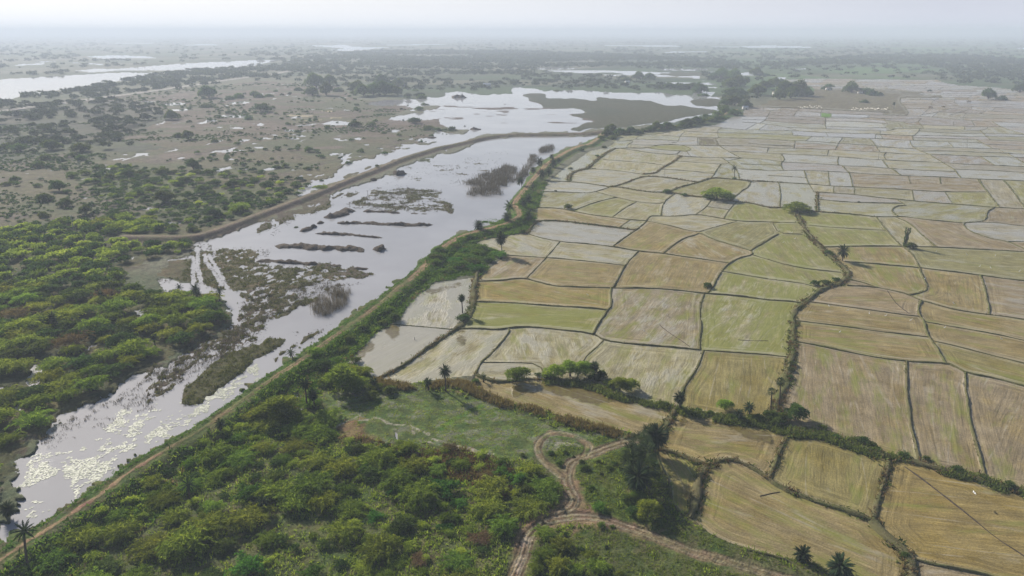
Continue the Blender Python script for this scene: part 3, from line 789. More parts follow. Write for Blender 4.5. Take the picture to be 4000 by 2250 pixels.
CODE = {'S': STRAW, 'O': OLIVE, 'T': TAN, 'P': PINK, 'M': MAUVE, 'L': PALE, 'K': c3(.28, .235, .18), 'G': GREENB, 'W': c3(.33, .315, .275), 'D': c3(.115, .100, .070), 'X': c3(.30, .28, .26), 'N': c3(.13, .24, .05)}
frng = np.random.default_rng(4)
FI = {}
fy = {}; 
rows_i, cols_i = np.where(isf)
order = np.argsort(lab[rows_i, cols_i], kind='stable')
rs, cs = rows_i[order], cols_i[order]
bounds = np.concatenate([[0], np.cumsum(cnt)])
for i, l in enumerate(ids):
    r_, c_ = rs[bounds[i]:bounds[i + 1]], cs[bounds[i]:bounds[i + 1]]
    sx, sy = PX[r_, c_].mean(), PY[r_, c_].mean()
    X, Y = WX[r_, c_], WY[r_, c_]
    cov = np.cov(np.stack([X, Y])) if len(X) > 3 else np.eye(2)
    ev, evec = np.linalg.eigh(cov); ang = math.atan2(evec[1, 1], evec[0, 1])
    u = frng.random(4)
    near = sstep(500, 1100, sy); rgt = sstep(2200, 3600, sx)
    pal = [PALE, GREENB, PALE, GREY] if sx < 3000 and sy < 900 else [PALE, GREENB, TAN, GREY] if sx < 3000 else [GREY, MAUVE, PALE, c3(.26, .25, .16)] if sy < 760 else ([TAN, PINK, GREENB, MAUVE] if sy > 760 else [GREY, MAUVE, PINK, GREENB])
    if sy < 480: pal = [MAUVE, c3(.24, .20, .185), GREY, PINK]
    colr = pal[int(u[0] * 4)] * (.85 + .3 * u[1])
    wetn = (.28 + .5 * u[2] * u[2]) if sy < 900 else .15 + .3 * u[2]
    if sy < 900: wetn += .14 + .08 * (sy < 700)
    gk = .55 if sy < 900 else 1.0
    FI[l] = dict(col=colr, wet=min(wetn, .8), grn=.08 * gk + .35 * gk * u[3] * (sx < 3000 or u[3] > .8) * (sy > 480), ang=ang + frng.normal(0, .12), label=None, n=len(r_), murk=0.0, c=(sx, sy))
for ln in SEEDS.split('\n'):
    head, labl = ln.split('|'); t, xy, code, wv, gv, hv = head.split()
    p = P(t, xy)[0]
    c = int(round((p[0] - XS[0]) / 4)); r = int(np.abs(YS - p[1]).argmin())
    l = lab[r, c]
    if l <= 0:
        print('seed off field', ln[:40]); continue
    if FI[l]['label']: print('two seeds on one plot:', FI[l]['label'][:40], '/', labl[:40])
    FI[l].update(col=CODE[code], wet=min(1.0, float(wv) * 1.12 + .08), grn=(float(gv) * (.7 if p[1] < 1100 and float(gv) < .9 else 1) + .06 * (float(gv) < .9)), label=labl, murk=1.0 if hv == 'h' else 0.0)
    if code in 'NX': FI[l]['flat'] = 1

MEANC = c3(.298, .260, .142)
for l in FI:
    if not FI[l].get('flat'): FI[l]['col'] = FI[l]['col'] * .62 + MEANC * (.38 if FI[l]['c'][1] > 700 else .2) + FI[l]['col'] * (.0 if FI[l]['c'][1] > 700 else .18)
# distance to the nearest bund, for the rows that follow the plot edge
ED = np.full(PX.shape, 30.0)
for w_, p_ in bl:
    pw_l = to_world(p_, .3)
    for k_ in range(len(p_) - 1):
        if max(p_[k_, 1], p_[k_ + 1, 1]) < 560: continue
        mpx = 9.5 * F / max(np.hypot(*pw_l[k_]), 80)
        r0, r1 = np.searchsorted(YS, [min(p_[k_, 1], p_[k_ + 1, 1]) - mpx * .6, max(p_[k_, 1], p_[k_ + 1, 1]) + mpx * .6]); c0, c1 = np.searchsorted(XS, [min(p_[k_, 0], p_[k_ + 1, 0]) - mpx, max(p_[k_, 0], p_[k_ + 1, 0]) + mpx])
        if r1 <= r0 or c1 <= c0: continue
        a_, b_ = pw_l[k_], pw_l[k_ + 1]; ab = b_ - a_; qx = WX[r0:r1, c0:c1] - a_[0]; qy = WY[r0:r1, c0:c1] - a_[1]
        t_ = np.clip((qx * ab[0] + qy * ab[1]) / ((ab ** 2).sum() + 1e-9), 0, 1); ED[r0:r1, c0:c1] = np.minimum(ED[r0:r1, c0:c1], np.hypot(qx - t_ * ab[0], qy - t_ * ab[1]))
# per point field attributes
FC = np.zeros(PX.shape + (3,)); FUV = np.zeros(PX.shape + (3,)); FW = np.zeros(PX.shape); FG = np.zeros(PX.shape); FM = np.zeros(PX.shape)
for i, l in enumerate(ids):
    r_, c_ = rs[bounds[i]:bounds[i + 1]], cs[bounds[i]:bounds[i + 1]]
    f = FI[l]; ca, sa = math.cos(f['ang']), math.sin(f['ang'])
    X, Y = WX[r_, c_], WY[r_, c_]
    a = X * ca + Y * sa; b = -X * sa + Y * ca
    b = b + 1.1 * np.sin(a / 23.0 + l)
    FC[r_, c_] = f['col']; FUV[r_, c_, 0] = a; FUV[r_, c_, 1] = b; FUV[r_, c_, 2] = (l * 7.31) % 97
    FW[r_, c_] = f['wet']; FG[r_, c_] = f['grn']; FM[r_, c_] = f['murk']
# murky shallow water where hedges keep the ground low
MK = np.zeros(PX.shape)
for t, s in (('C3', '0,980 200,1000 330,960 600,980 900,1050 1200,1130 1400,1200 1200,1215 1000,1170 800,1200 560,1140 400,1060 200,1100 0,1150'), ('D3', '1640,-160 1800,-130 1900,-100 2300,-60 2576,30 2620,60 2580,180 2500,120 2300,20 2000,-60 1700,-60'),
             ('C2', '900,770 1000,640 1180,520 1200,570 1150,640 1000,700 930,800'), ('C2', '1260,430 1330,380 1440,400 1440,470 1380,520 1300,470'), ('C2', '2050,430 2100,420 2110,560 2085,610 2040,560'), ('C2', '1700,30 1900,-10 2100,-70 2120,-20 1960,10 1800,80 1650,110 1660,70'), ('B3', '160,890 250,790 700,820 760,850 500,815 300,830 200,900')):
    MK = np.maximum(MK, blur(inpoly(P(t, s)), 3, 2))
FM = MK * isf
ntot = {l: FI[l]['n'] for l in ids}
print('plots', len(ids), 'big', sum(v > 60 for v in ntot.values()))
# ------------------------------------------------------------------ materials
def newmat(name):
    m = bpy.data.materials.new(name); m.use_nodes = True
    nt = m.node_tree; nt.nodes.clear()
    return m, nt
def nd(nt, typ, **kw):
    n = nt.nodes.new(typ)
    for k, v in kw.items():
        if k == 'inp':
            for kk, vv in v.items(): n.inputs[kk].default_value = vv
        else: setattr(n, k, v)
    return n
def lk(nt, a, b): nt.links.new(a, b)
def noise(nt, vec, scale, detail=3, rough=.55):
    n = nd(nt, 'ShaderNodeTexNoise', inp={'Scale': scale, 'Detail': detail, 'Roughness': rough})
    if vec is not None: lk(nt, vec, n.inputs['Vector'])
    return n.outputs['Fac']
def ramp(nt, fac, a, b, lo=0.0, hi=1.0):
    n = nd(nt, 'ShaderNodeMapRange', clamp=True, inp={'From Min': a, 'From Max': b, 'To Min': lo, 'To Max': hi})
    lk(nt, fac, n.inputs['Value']); return n.outputs['Result']
def mth(nt, op, a, b=None):
    n = nd(nt, 'ShaderNodeMath', operation=op)
    for i, v in enumerate((a, b)):
        if v is None: continue
        if isinstance(v, (int, float)): n.inputs[i].default_value = v
        else: lk(nt, v, n.inputs[i])
    return n.outputs[0]
def mixc(nt, fac, a, b, mode='MIX'):
    n = nd(nt, 'ShaderNodeMix', data_type='RGBA', blend_type=mode)
    for k, v in ((0, fac), (6, a), (7, b)):
        if isinstance(v, (int, float)): n.inputs[k].default_value = v
        elif isinstance(v, (tuple, list, np.ndarray)): n.inputs[k].default_value = (*v[:3], 1)
        else: lk(nt, v, n.inputs[k])
    return n.outputs[2]
def attr(nt, name, out='Fac'):
    return nd(nt, 'ShaderNodeAttribute', attribute_name=name).outputs[out]
def scalec(nt, col, fac):
    n = nd(nt, 'ShaderNodeVectorMath', operation='SCALE'); lk(nt, col, n.inputs[0]); lk(nt, fac, n.inputs['Scale']); return n.outputs[0]
def vmul(nt, vec, v):
    n = nd(nt, 'ShaderNodeVectorMath', operation='MULTIPLY'); lk(nt, vec, n.inputs[0]); n.inputs[1].default_value = v; return n.outputs[0]
def principled(nt, col, rough=.9, spec=.25, bump=None, bstr=.5, bdist=.1):
    b = nd(nt, 'ShaderNodeBsdfPrincipled'); o = nd(nt, 'ShaderNodeOutputMaterial')
    if isinstance(col, (tuple, list, np.ndarray)): b.inputs['Base Color'].default_value = (*col[:3], 1)
    else: lk(nt, col, b.inputs['Base Color'])
    for k, v in (('Roughness', rough), ('Specular IOR Level', spec)):
        if isinstance(v, (int, float)): b.inputs[k].default_value = v
        else: lk(nt, v, b.inputs[k])
    if bump is not None:
        bn = nd(nt, 'ShaderNodeBump', inp={'Strength': bstr, 'Distance': bdist}); lk(nt, bump, bn.inputs['Height']); lk(nt, bn.outputs[0], b.inputs['Normal'])
    lk(nt, b.outputs[0], o.inputs['Surface'])
    return b

# bare earth, grass and marsh: survey colour broken up by noise
M_land, nt = newmat('earth_and_grass')
pos = nd(nt, 'ShaderNodeNewGeometry').outputs['Position']
c = attr(nt, 'col', 'Color')
f = mth(nt, 'MULTIPLY', ramp(nt, noise(nt, pos, .9, 5, .65), .3, .7, .62, 1.38), ramp(nt, noise(nt, pos, .17, 3), .3, .7, .8, 1.2))
f = mth(nt, 'MULTIPLY', f, ramp(nt, noise(nt, pos, 3.1, 3, .6), .3, .7, .7, 1.3))
cc = scalec(nt, c, f)
hue = nd(nt, 'ShaderNodeHueSaturation'); lk(nt, ramp(nt, noise(nt, pos, .35, 3), .3, .7, .47, .53), hue.inputs['Hue']); lk(nt, cc, hue.inputs['Color'])
principled(nt, hue.outputs[0], .95, .12, noise(nt, pos, 1.6, 5, .7), .9, .35)

# paddy stubble on wet mud
M_pad, nt = newmat('paddy_stubble')
pos = nd(nt, 'ShaderNodeNewGeometry').outputs['Position']
uv = attr(nt, 'fuv', 'Vector'); c = attr(nt, 'col', 'Color')
wetv, grn, murk, edge = attr(nt, 'wet'), attr(nt, 'grn'), attr(nt, 'murk'), attr(nt, 'rim')
streak = noise(nt, vmul(nt, uv, (.035, .85, 1)), 1.0, 4, .6)
fine = noise(nt, vmul(nt, uv, (.22, 2.6, 1)), 1.0, 4, .65)
blot = noise(nt, vmul(nt, uv, (.05, .13, 1)), 1.0, 3, .6)
grain = noise(nt, pos, 2.6, 4, .7)
ed = attr(nt, 'ed')
cb = nd(nt, 'ShaderNodeCombineXYZ'); px_ = vmul(nt, pos, (.05, .05, 0)); lk(nt, mth(nt, 'MULTIPLY', ed, 1.15), cb.inputs[2])
va = nd(nt, 'ShaderNodeVectorMath', operation='ADD'); lk(nt, px_, va.inputs[0]); lk(nt, cb.outputs[0], va.inputs[1])
ring = noise(nt, va.outputs[0], 1.0, 4, .62)
kk = ramp(nt, mth(nt, 'ADD', ed, mth(nt, 'MULTIPLY', noise(nt, pos, .12, 2), 6.0)), 8.0, 10.0)
streak = mixc(nt, kk, ring, streak); fine = mixc(nt, mth(nt, 'MULTIPLY', mth(nt, 'SUBTRACT', 1.0, kk), .6), fine, ring)
mott = noise(nt, pos, .16, 5, .62)
v = mth(nt, 'MULTIPLY', ramp(nt, streak, .32, .68, .80, 1.18), ramp(nt, fine, .3, .7, .78, 1.22))
v = mth(nt, 'MULTIPLY', v, ramp(nt, grain, .3, .7, .72, 1.28))
v = mth(nt, 'MULTIPLY', v, ramp(nt, mott, .3, .7, .76, 1.22))
base = scalec(nt, c, v)
dark = mixc(nt, ramp(nt, blot, .40, .68, 0, .65), base, mixc(nt, 1.0, base, (.80, .74, .55), 'MULTIPLY'))
gmask = mth(nt, 'MULTIPLY', ramp(nt, mth(nt, 'ADD', mth(nt, 'MULTIPLY', noise(nt, vmul(nt, uv, (.06, .22, 1)), 1.0, 4, .65), 1.0), mth(nt, 'MULTIPLY', grn, .40)), .60, .78), .8)
gcol = mixc(nt, gmask, dark, mixc(nt, ramp(nt, fine, .3, .7), (.165, .185, .038), (.255, .265, .06)))
gold = ramp(nt, noise(nt, pos, .085, 5, .65), .50, .62)
gcol = mixc(nt, mth(nt, 'MULTIPLY', gold, .45), gcol, mixc(nt, 1.0, gcol, (.92, .86, .48), 'MULTIPLY'))
gvec = mth(nt, 'GREATER_THAN', grn, .95)
gcol = mixc(nt, gvec, gcol, (.12, .23, .035))
# wet patches: silt tone with the pale water sheen mixed into the colour
wn = mth(nt, 'ADD', mth(nt, 'MULTIPLY', noise(nt, vmul(nt, uv, (.06, .13, 1)), 1.0, 5, .62), 1.0), mth(nt, 'MULTIPLY', mth(nt, 'SUBTRACT', wetv, .5), .62))
wn = mth(nt, 'ADD', wn, mth(nt, 'MULTIPLY', mth(nt, 'SUBTRACT', fine, .5), .30))
wmask = ramp(nt, wn, .47, .66)
wmask = mth(nt, 'MAXIMUM', wmask, mth(nt, 'MULTIPLY', edge, ramp(nt, streak, .35, .6)))
silt_sheen = mixc(nt, .55, scalec(nt, c, ramp(nt, fine, .3, .7, .9, 1.2)), (.42, .40, .34))
col = mixc(nt, mth(nt, 'MULTIPLY', wmask, .78), gcol, silt_sheen)
mk = ramp(nt, mth(nt, 'ADD', murk, mth(nt, 'MULTIPLY', mth(nt, 'SUBTRACT', noise(nt, pos, .35, 5, .6), .5), 1.1)), .40, .62)
col = mixc(nt, mth(nt, 'MULTIPLY', mk, .9), col, mixc(nt, ramp(nt, noise(nt, pos, .8, 3), .35, .65), (.105, .072, .020), (.16, .13, .03)))
wet2 = mth(nt, 'MAXIMUM', wmask, mk)
rough = ramp(nt, wet2, 0, 1, .92, .26)
spec = ramp(nt, wet2, 0, 1, .15, .5)
bstr = ramp(nt, wet2, 0, 1, 1.0, .12)
# wheel lines pressed into the mud and scattered footprints
tl = ramp(nt, mth(nt, 'ABSOLUTE', mth(nt, 'SUBTRACT', noise(nt, vmul(nt, uv, (.014, .16, 1)), 1.0, 1, .4), .5)), .004, .018, 1, 0)
col = mixc(nt, mth(nt, 'MULTIPLY', tl, ramp(nt, mott, .42, .62, .0, .5)), col, mixc(nt, .7, scalec(nt, c, grain), (.50, .46, .38)))
fp = mth(nt, 'MULTIPLY', ramp(nt, noise(nt, pos, 2.3, 2, .6), .66, .72), ramp(nt, noise(nt, pos, .05, 3), .5, .58))
col = mixc(nt, mth(nt, 'MULTIPLY', fp, .55), col, mixc(nt, 1.0, col, (.45, .40, .34), 'MULTIPLY'))
hgt = mth(nt, 'MULTIPLY', mth(nt, 'ADD', mth(nt, 'ADD', fine, streak), grain), bstr)
principled(nt, col, rough, spec, hgt, .6, .22)

# standing water, silty
def water_mat(name, col, rough, sc1, bst):
    m, nt = newmat(name)
    pos = nd(nt, 'ShaderNodeNewGeometry').outputs['Position']
    n = noise(nt, vmul(nt, pos, (1, 1, 0)), .02, 4)
    cl = mixc(nt, ramp(nt, n, .35, .65), col, tuple(x * 1.18 for x in col))
    b = principled(nt, cl, rough, .5, noise(nt, pos, sc1, 3, .6), bst, .08)
    b.inputs['IOR'].default_value = 1.333
    return m
M_lake = water_mat('silty_water', (.36, .35, .36), .05, .9, .05)
M_chan = water_mat('channel_water', (.34, .335, .345), .0, 2.4, .07)

M_bund, nt = newmat('grassy_bund')
pos = nd(nt, 'ShaderNodeNewGeometry').outputs['Position']
oi = nd(nt, 'ShaderNodeObjectInfo').outputs['Random']
a = mixc(nt, ramp(nt, noise(nt, pos, .22, 4, .6), .38, .62), (.125, .150, .045), (.200, .178, .085))
a = mixc(nt, ramp(nt, noise(nt, pos, 2.1, 4, .7), .35, .65, 0, .6), a, (.065, .06, .028))
a = mixc(nt, ramp(nt, oi, 0, 1, 0, .5), a, (.135, .115, .062))
principled(nt, a, .95, .1, noise(nt, pos, 3.0, 4, .7), 1.0, .3)

M_spoil, nt = newmat('dug_mud')
pos = nd(nt, 'ShaderNodeNewGeometry').outputs['Position']
a = mixc(nt, ramp(nt, noise(nt, pos, .8, 5, .7), .35, .65), (.060, .047, .036), (.125, .098, .072))
principled(nt, a, .95, .1, noise(nt, pos, 1.5, 5, .7), 1.0, .5)

def leaf_mat(name, c1, c2, c3_, trans=.45, hv=.03):
    m, nt = newmat(name)
    t = attr(nt, 'tint'); oi = nd(nt, 'ShaderNodeObjectInfo').outputs['Random']
    c = mixc(nt, ramp(nt, t, 0, .5), c1, c2); c = mixc(nt, ramp(nt, t, .5, 1), c, c3_)
    h = nd(nt, 'ShaderNodeHueSaturation'); lk(nt, c, h.inputs['Color'])
    lk(nt, ramp(nt, oi, 0, 1, .5 - hv, .5 + hv), h.inputs['Hue']); lk(nt, ramp(nt, mth(nt, 'FRACT', mth(nt, 'MULTIPLY', oi, 7.13)), 0, 1, .75, 1.25), h.inputs['Value'])
    d = nd(nt, 'ShaderNodeBsdfDiffuse'); tr = nd(nt, 'ShaderNodeBsdfTranslucent'); mx = nd(nt, 'ShaderNodeMixShader', inp={0: trans}); o = nd(nt, 'ShaderNodeOutputMaterial')
    lk(nt, h.outputs[0], d.inputs[0]); lk(nt, mixc(nt, 1.0, h.outputs[0], (1.25, 1.2, .7), 'MULTIPLY'), tr.inputs[0])
    lk(nt, d.outputs[0], mx.inputs[1]); lk(nt, tr.outputs[0], mx.inputs[2]); lk(nt, mx.outputs[0], o.inputs[0])
    return m
M_thorn = leaf_mat('thorn_leaf', (.095, .138, .030), (.200, .272, .050), (.345, .405, .080), .5)
M_dark = leaf_mat('dark_leaf', (.048, .080, .028), (.090, .140, .040), (.155, .205, .054), .4)
M_lush = leaf_mat('creeper_leaf', (.060, .125, .028), (.110, .220, .042), (.185, .30, .06), .5)
M_dry = leaf_mat('dry_brush', (.120, .086, .052), (.195, .138, .078), (.26, .185, .095), .35)
M_reed = leaf_mat('grey_reed', (.090, .078, .062), (.145, .126, .102), (.190, .165, .135), .25, .01)
M_sedge = leaf_mat('sedge_blade', (.066, .076, .028), (.112, .120, .044), (.165, .156, .062), .35)
M_palm = leaf_mat('palm_frond', (.030, .050, .026), (.048, .075, .036), (.095, .115, .060), .3, .015)
M_palmdry = leaf_mat('dead_frond', (.085, .065, .040), (.130, .10, .065), (.18, .14, .09), .2, .01)
M_far = leaf_mat('far_leaf', (.035, .052, .028), (.058, .080, .036), (.085, .105, .045), .3)
M_pad2, nt = newmat('lily_leaf')
pos = nd(nt, 'ShaderNodeNewGeometry').outputs['Position']
principled(nt, mixc(nt, ramp(nt, noise(nt, pos, 1.1, 2), .35, .65), (.33, .36, .25), (.50, .51, .41)), .55, .3)
M_bark, nt = newmat('bark')
pos = nd(nt, 'ShaderNodeNewGeometry').outputs['Position']
principled(nt, mixc(nt, ramp(nt, noise(nt, pos, 3, 4, .7), .3, .7), (.06, .045, .035), (.13, .105, .085)), .95, .1)
def plain(name, col, rough=.8, var=.25, s=1.5):
    m, nt = newmat(name); pos = nd(nt, 'ShaderNodeNewGeometry').outputs['Position']
    principled(nt, mixc(nt, ramp(nt, noise(nt, pos, s, 4, .6), .3, .7), tuple(x * (1 - var) for x in col), tuple(x * (1 + var) for x in col)), rough, .3)
    return m
M_conc = plain('weathered_concrete', (.30, .28, .26)); M_wall = plain('limewash', (.70, .68, .64), .85, .08); M_thatch = plain('thatch', (.24, .19, .13)); M_tin = plain('roof_sheet', (.55, .56, .58), .5, .1)
M_white = plain('white_feather', (.80, .80, .78), .8, .04); M_beak = plain('beak', (.45, .30, .06), .6, .1); M_steel = plain('galvanised_steel', (.42, .43, .45), .5, .1); M_clay = plain('red_clay_tile', (.30, .14, .09))
M_straw = plain('straw_bundle', (.62, .58, .50), .9, .15)
M_road, nt = newmat('road_dust'); pos = nd(nt, 'ShaderNodeNewGeometry').outputs['Position']
principled(nt, mixc(nt, ramp(nt, noise(nt, pos, .05, 4), .35, .65), (.34, .31, .28), (.44, .41, .37)), .95, .1)

# ------------------------------------------------------------------ mesh helpers
def mesh_np(name, V, Q, mat, attrs=None, tris=False, smooth=False):
    me = bpy.data.meshes.new(name); k = 3 if tris else 4
    V = np.ascontiguousarray(V, np.float32); Q = np.ascontiguousarray(Q, np.int32)
    me.vertices.add(len(V)); me.vertices.foreach_set('co', V.ravel())
    me.loops.add(Q.size); me.loops.foreach_set('vertex_index', Q.ravel())
    me.polygons.add(len(Q)); me.polygons.foreach_set('loop_start', np.arange(0, Q.size, k, dtype=np.int32))
    me.polygons.foreach_set('loop_total', np.full(len(Q), k, np.int32))
    if smooth: me.polygons.foreach_set('use_smooth', np.ones(len(Q), bool))
    for nm, (typ, data) in (attrs or {}).items():
        at = me.attributes.new(nm, typ, 'POINT')
        data = np.ascontiguousarray(data, np.float32)
        at.data.foreach_set({'FLOAT': 'value', 'FLOAT_VECTOR': 'vector', 'FLOAT_COLOR': 'color'}[typ], data.ravel())
    me.materials.append(mat); me.update(calc_edges=True)
    return me
def link(name, me, parent=None, **props):
    o = bpy.data.objects.new(name, me); COL.objects.link(o)
    if parent is not None: o.parent = parent
    for k, v in props.items():
        if v is not None: o[k] = v
    return o
def structure(name, me, label=None, cat=None, group=None):
    return link(name, me, kind='structure', label=label, category=cat, group=group)
def stuff(name, me, label, cat):
    return link(name, me, kind='stuff', label=label, category=cat)

# ------------------------------------------------------------------ cut the land into its named pieces
VID = np.arange(NX * NY).reshape(NY, NX)
def cells(mask):
    """mask on the lower-left corner of each cell -> quads"""
    r, c = np.where(mask[:-1, :-1])
    return np.stack([VID[r, c], VID[r + 1, c], VID[r + 1, c + 1], VID[r, c + 1]], 1)[:, ::-1]
GXYZ = np.stack([WX, WY, HT], -1).reshape(-1, 3)
def piece(mask, z=None):
    q = cells(mask)
    u, inv = np.unique(q.ravel(), return_inverse=True)
    V = GXYZ[u].copy()
    if z is not None: V[:, 2] = z
    return V, inv.reshape(-1, 4), u
LCf = np.concatenate([LC.reshape(-1, 3), np.ones((NX * NY, 1))], 1)
# a low pale rim of wheel marks just inside the bunds
inner = blur(isf & ~bcell, 1, 1)
rim = np.clip((inner < .999) * (~bcell), 0, 1) * .55
bnear = blur(bcell, 2, 1); rim = sstep(.02, .14, bnear) * sstep(.40, .24, bnear) * .6
def land(name, mask, label=None, cat=None):
    V, q, u = piece(mask)
    if len(q) == 0: return
    return structure(name, mesh_np(name, V, q, M_land, {'col': ('FLOAT_COLOR', LCf[u])}, smooth=True), label, cat)
pathm = (dE < pw_ * 1.3) & ~isf
eastm = (dE < half) & ~isf & ~pathm
westm = (dW < 6.8) & ~isf & ~eastm & ~pathm
trackm = mtrack & ~isf & ~eastm & ~pathm
ground = ~(isf | pathm | eastm | westm | trackm)
land('ground', ground, 'marsh, scrub and grass land stretching flat to the hazy horizon', 'ground')
land('dirt_path', pathm, 'reddish dirt path along the crest of the green embankment', 'path')
land('embankment', eastm, 'long grassy embankment between the flooded marsh and the paddy fields', 'embankment')
land('embankment', westm, 'bare brown curved embankment crossing the flooded land', 'embankment')
land('cart_track', trackm, 'muddy rutted cart track forking around a loop in the grass', 'track')
small = np.zeros(PX.shape, bool)
_unused = lambda u: {'col': ('FLOAT_COLOR', np.concatenate([FC.reshape(-1, 3)[u], np.ones((len(u), 1))], 1)), 'fuv': ('FLOAT_VECTOR', FUV.reshape(-1, 3)[u]), 'wet': ('FLOAT', FW.ravel()[u]), 'grn': ('FLOAT', FG.ravel()[u]), 'murk': ('FLOAT', FM.ravel()[u]), 'rim': ('FLOAT', rim.ravel()[u])}
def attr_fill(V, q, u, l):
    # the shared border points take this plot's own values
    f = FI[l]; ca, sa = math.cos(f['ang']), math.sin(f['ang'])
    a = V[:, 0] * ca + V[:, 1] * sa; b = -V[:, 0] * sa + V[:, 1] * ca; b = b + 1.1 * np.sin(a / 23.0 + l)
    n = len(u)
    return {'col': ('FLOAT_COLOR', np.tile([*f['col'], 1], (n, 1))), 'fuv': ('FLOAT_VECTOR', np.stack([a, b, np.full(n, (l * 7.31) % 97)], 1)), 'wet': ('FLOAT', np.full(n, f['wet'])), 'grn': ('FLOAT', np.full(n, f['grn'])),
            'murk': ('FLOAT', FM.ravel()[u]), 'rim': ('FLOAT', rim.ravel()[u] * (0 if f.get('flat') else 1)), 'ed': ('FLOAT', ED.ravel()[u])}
lab_c = lab
nplots = 0
parts = []
for i, l in enumerate(ids):
    r0, r1 = rs[bounds[i]], rs[bounds[i + 1] - 1] + 1
    cc_ = cs[bounds[i]:bounds[i + 1]]; c0, c1 = cc_.min(), cc_.max() + 1
    sub = lab[r0:r1, c0:c1] == l
    rr_, cc2 = np.where(sub); rr_ += r0; cc2 += c0
    ok = (rr_ < NY - 1) & (cc2 < NX - 1); rr_, cc2 = rr_[ok], cc2[ok]
    if len(rr_) == 0: continue
    q = np.stack([VID[rr_, cc2], VID[rr_ + 1, cc2], VID[rr_ + 1, cc2 + 1], VID[rr_, cc2 + 1]], 1)[:, ::-1]
    u, inv = np.unique(q.ravel(), return_inverse=True); V = GXYZ[u].copy(); V[:, 2] = np.clip(V[:, 2], .2, .4); q = inv.reshape(-1, 4)
    at = attr_fill(V, q, u, l)
    if FI[l]['n'] >= 70:
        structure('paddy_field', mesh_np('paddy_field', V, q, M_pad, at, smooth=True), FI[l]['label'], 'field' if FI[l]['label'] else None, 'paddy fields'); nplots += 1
    else:
        parts.append((V, q, at))
if parts:
    off = 0; VV = []; QQ = []; AA = {k: (v[0], []) for k, v in parts[0][2].items()}
    for V, q, at in parts:
        VV.append(V); QQ.append(q + off); off += len(V)
        for k in AA: AA[k][1].append(at[k][1])
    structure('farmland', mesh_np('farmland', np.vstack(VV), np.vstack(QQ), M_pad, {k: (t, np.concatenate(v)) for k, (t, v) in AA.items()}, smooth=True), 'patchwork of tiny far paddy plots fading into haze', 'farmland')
print('paddy objects', nplots)

# water sheets at z = 0 wherever the land dips
low = blur(HT < .08, 2, 1) > 0
pondm = blur(pond | wetland | mopen, 4, 1) > 0
lakem = (blur(lakeN, 4, 1) > 0) & ~pondm
riverm = (blur(river, 5, 1) > 0) & ~pondm & ~lakem
def water(name, mask, mat, label):
    V, q, u = piece(mask, 0.0)
    if len(q): structure(name, mesh_np(name, V, q, mat), label, 'water')
water('marsh_water', low & pondm, M_chan, 'silvery flood water between the two embankments')
water('lake_water', low & lakem, M_lake, 'pale lake beyond the brown embankment')
water('river_water', low & riverm, M_lake, 'bright river far off behind the tree belt')
water('puddle_water', low & ~pondm & ~lakem & ~riverm, M_lake, 'scattered pools on the brown plain and far flats')

# land height under a point
def hz(X, Y):
    sx, sy = proj(np.asarray(X, float), np.asarray(Y, float), .4)
    c = np.clip(np.rint((sx - XS[0]) / 4).astype(int), 0, NX - 1); r = np.clip(np.searchsorted(YS, sy), 0, NY - 1)
    return HT[r, c]

# ------------------------------------------------------------------ bunds as low earth ridges
def ridge(pts, w, h, seed, rough=.35, z0=None, step=None):
    """pts world (n,2): a lumpy rounded bank"""
    seg = np.hypot(*(pts[1:] - pts[:-1]).T); L = np.concatenate([[0], np.cumsum(seg)])
    st = step or max(.45, w * .5); dcam = np.hypot(pts[:, 0], pts[:, 1]).mean(); st = max(st, dcam / 520)
    n = max(int(L[-1] / st), 2); s = np.linspace(0, L[-1], n)
    x = np.interp(s, L, pts[:, 0]); y = np.interp(s, L, pts[:, 1])
    x += fbm(s, s * 0 + seed, 9, 2, seed) * w * .35; y += fbm(s, s * 0 + seed + 50, 9, 2, seed + 3) * w * .35
    tx = np.gradient(x); ty = np.gradient(y); ln = np.hypot(tx, ty) + 1e-9; nx, ny = -ty / ln, tx / ln
    pr = [(-1, -.35), (-.72, .55), (-.32, .95), (.1, 1.0), (.5, .85), (.82, .45), (1, -.35)]
    zb = (hz(x, y) if z0 is None else np.full(n, z0))
    if z0 is None: zb = np.minimum(zb, .6)
    ww = w * (1 + .75 * fbm(s, s * 0, 5, 3, seed + 7)); hv = h * (.75 + .8 * (fbm(s, s * 0 + 9, 7, 2, seed + 17) + .3))
    V = []
    for k, (u, v) in enumerate(pr):
        jx = fbm(x + k * 5, y, 1.7, 2, seed + k) * rough
        V.append(np.stack([x + nx * (u * ww * .5) * (1 + jx * .6), y + ny * (u * ww * .5) * (1 + jx * .6), zb + hv * v * (1 + jx * 1.2) * (1 if v > 0 else 1)], 1))
    m = len(pr); V = np.stack(V, 1).reshape(-1, 3)
    i, k = np.meshgrid(np.arange(n - 1), np.arange(m - 1), indexing='ij'); a = (i * m + k).ravel()
    return V, np.stack([a, a + 1, a + m + 1, a + m], 1)[:, ::-1]
BLINES = []
fv, fq, fo = [], [], 0
for i, (w, p) in enumerate(bl):
    pw = to_world(smooth_line(p, 1), .3)
    V, q = ridge(pw, WID[w], HEI[w], 400 + i)
    BLINES.append((w, pw))
    if p[:, 1].max() > 640:
        structure('field_bund', mesh_np('field_bund', V, q, M_bund, smooth=True), None, None, 'field bunds')
    else:
        fv.append(V); fq.append(q + fo); fo += len(V)
structure('field_bunds', mesh_np('field_bunds', np.vstack(fv), np.vstack(fq), M_bund, smooth=True), 'web of thin bunds between the far paddy plots', 'bunds')
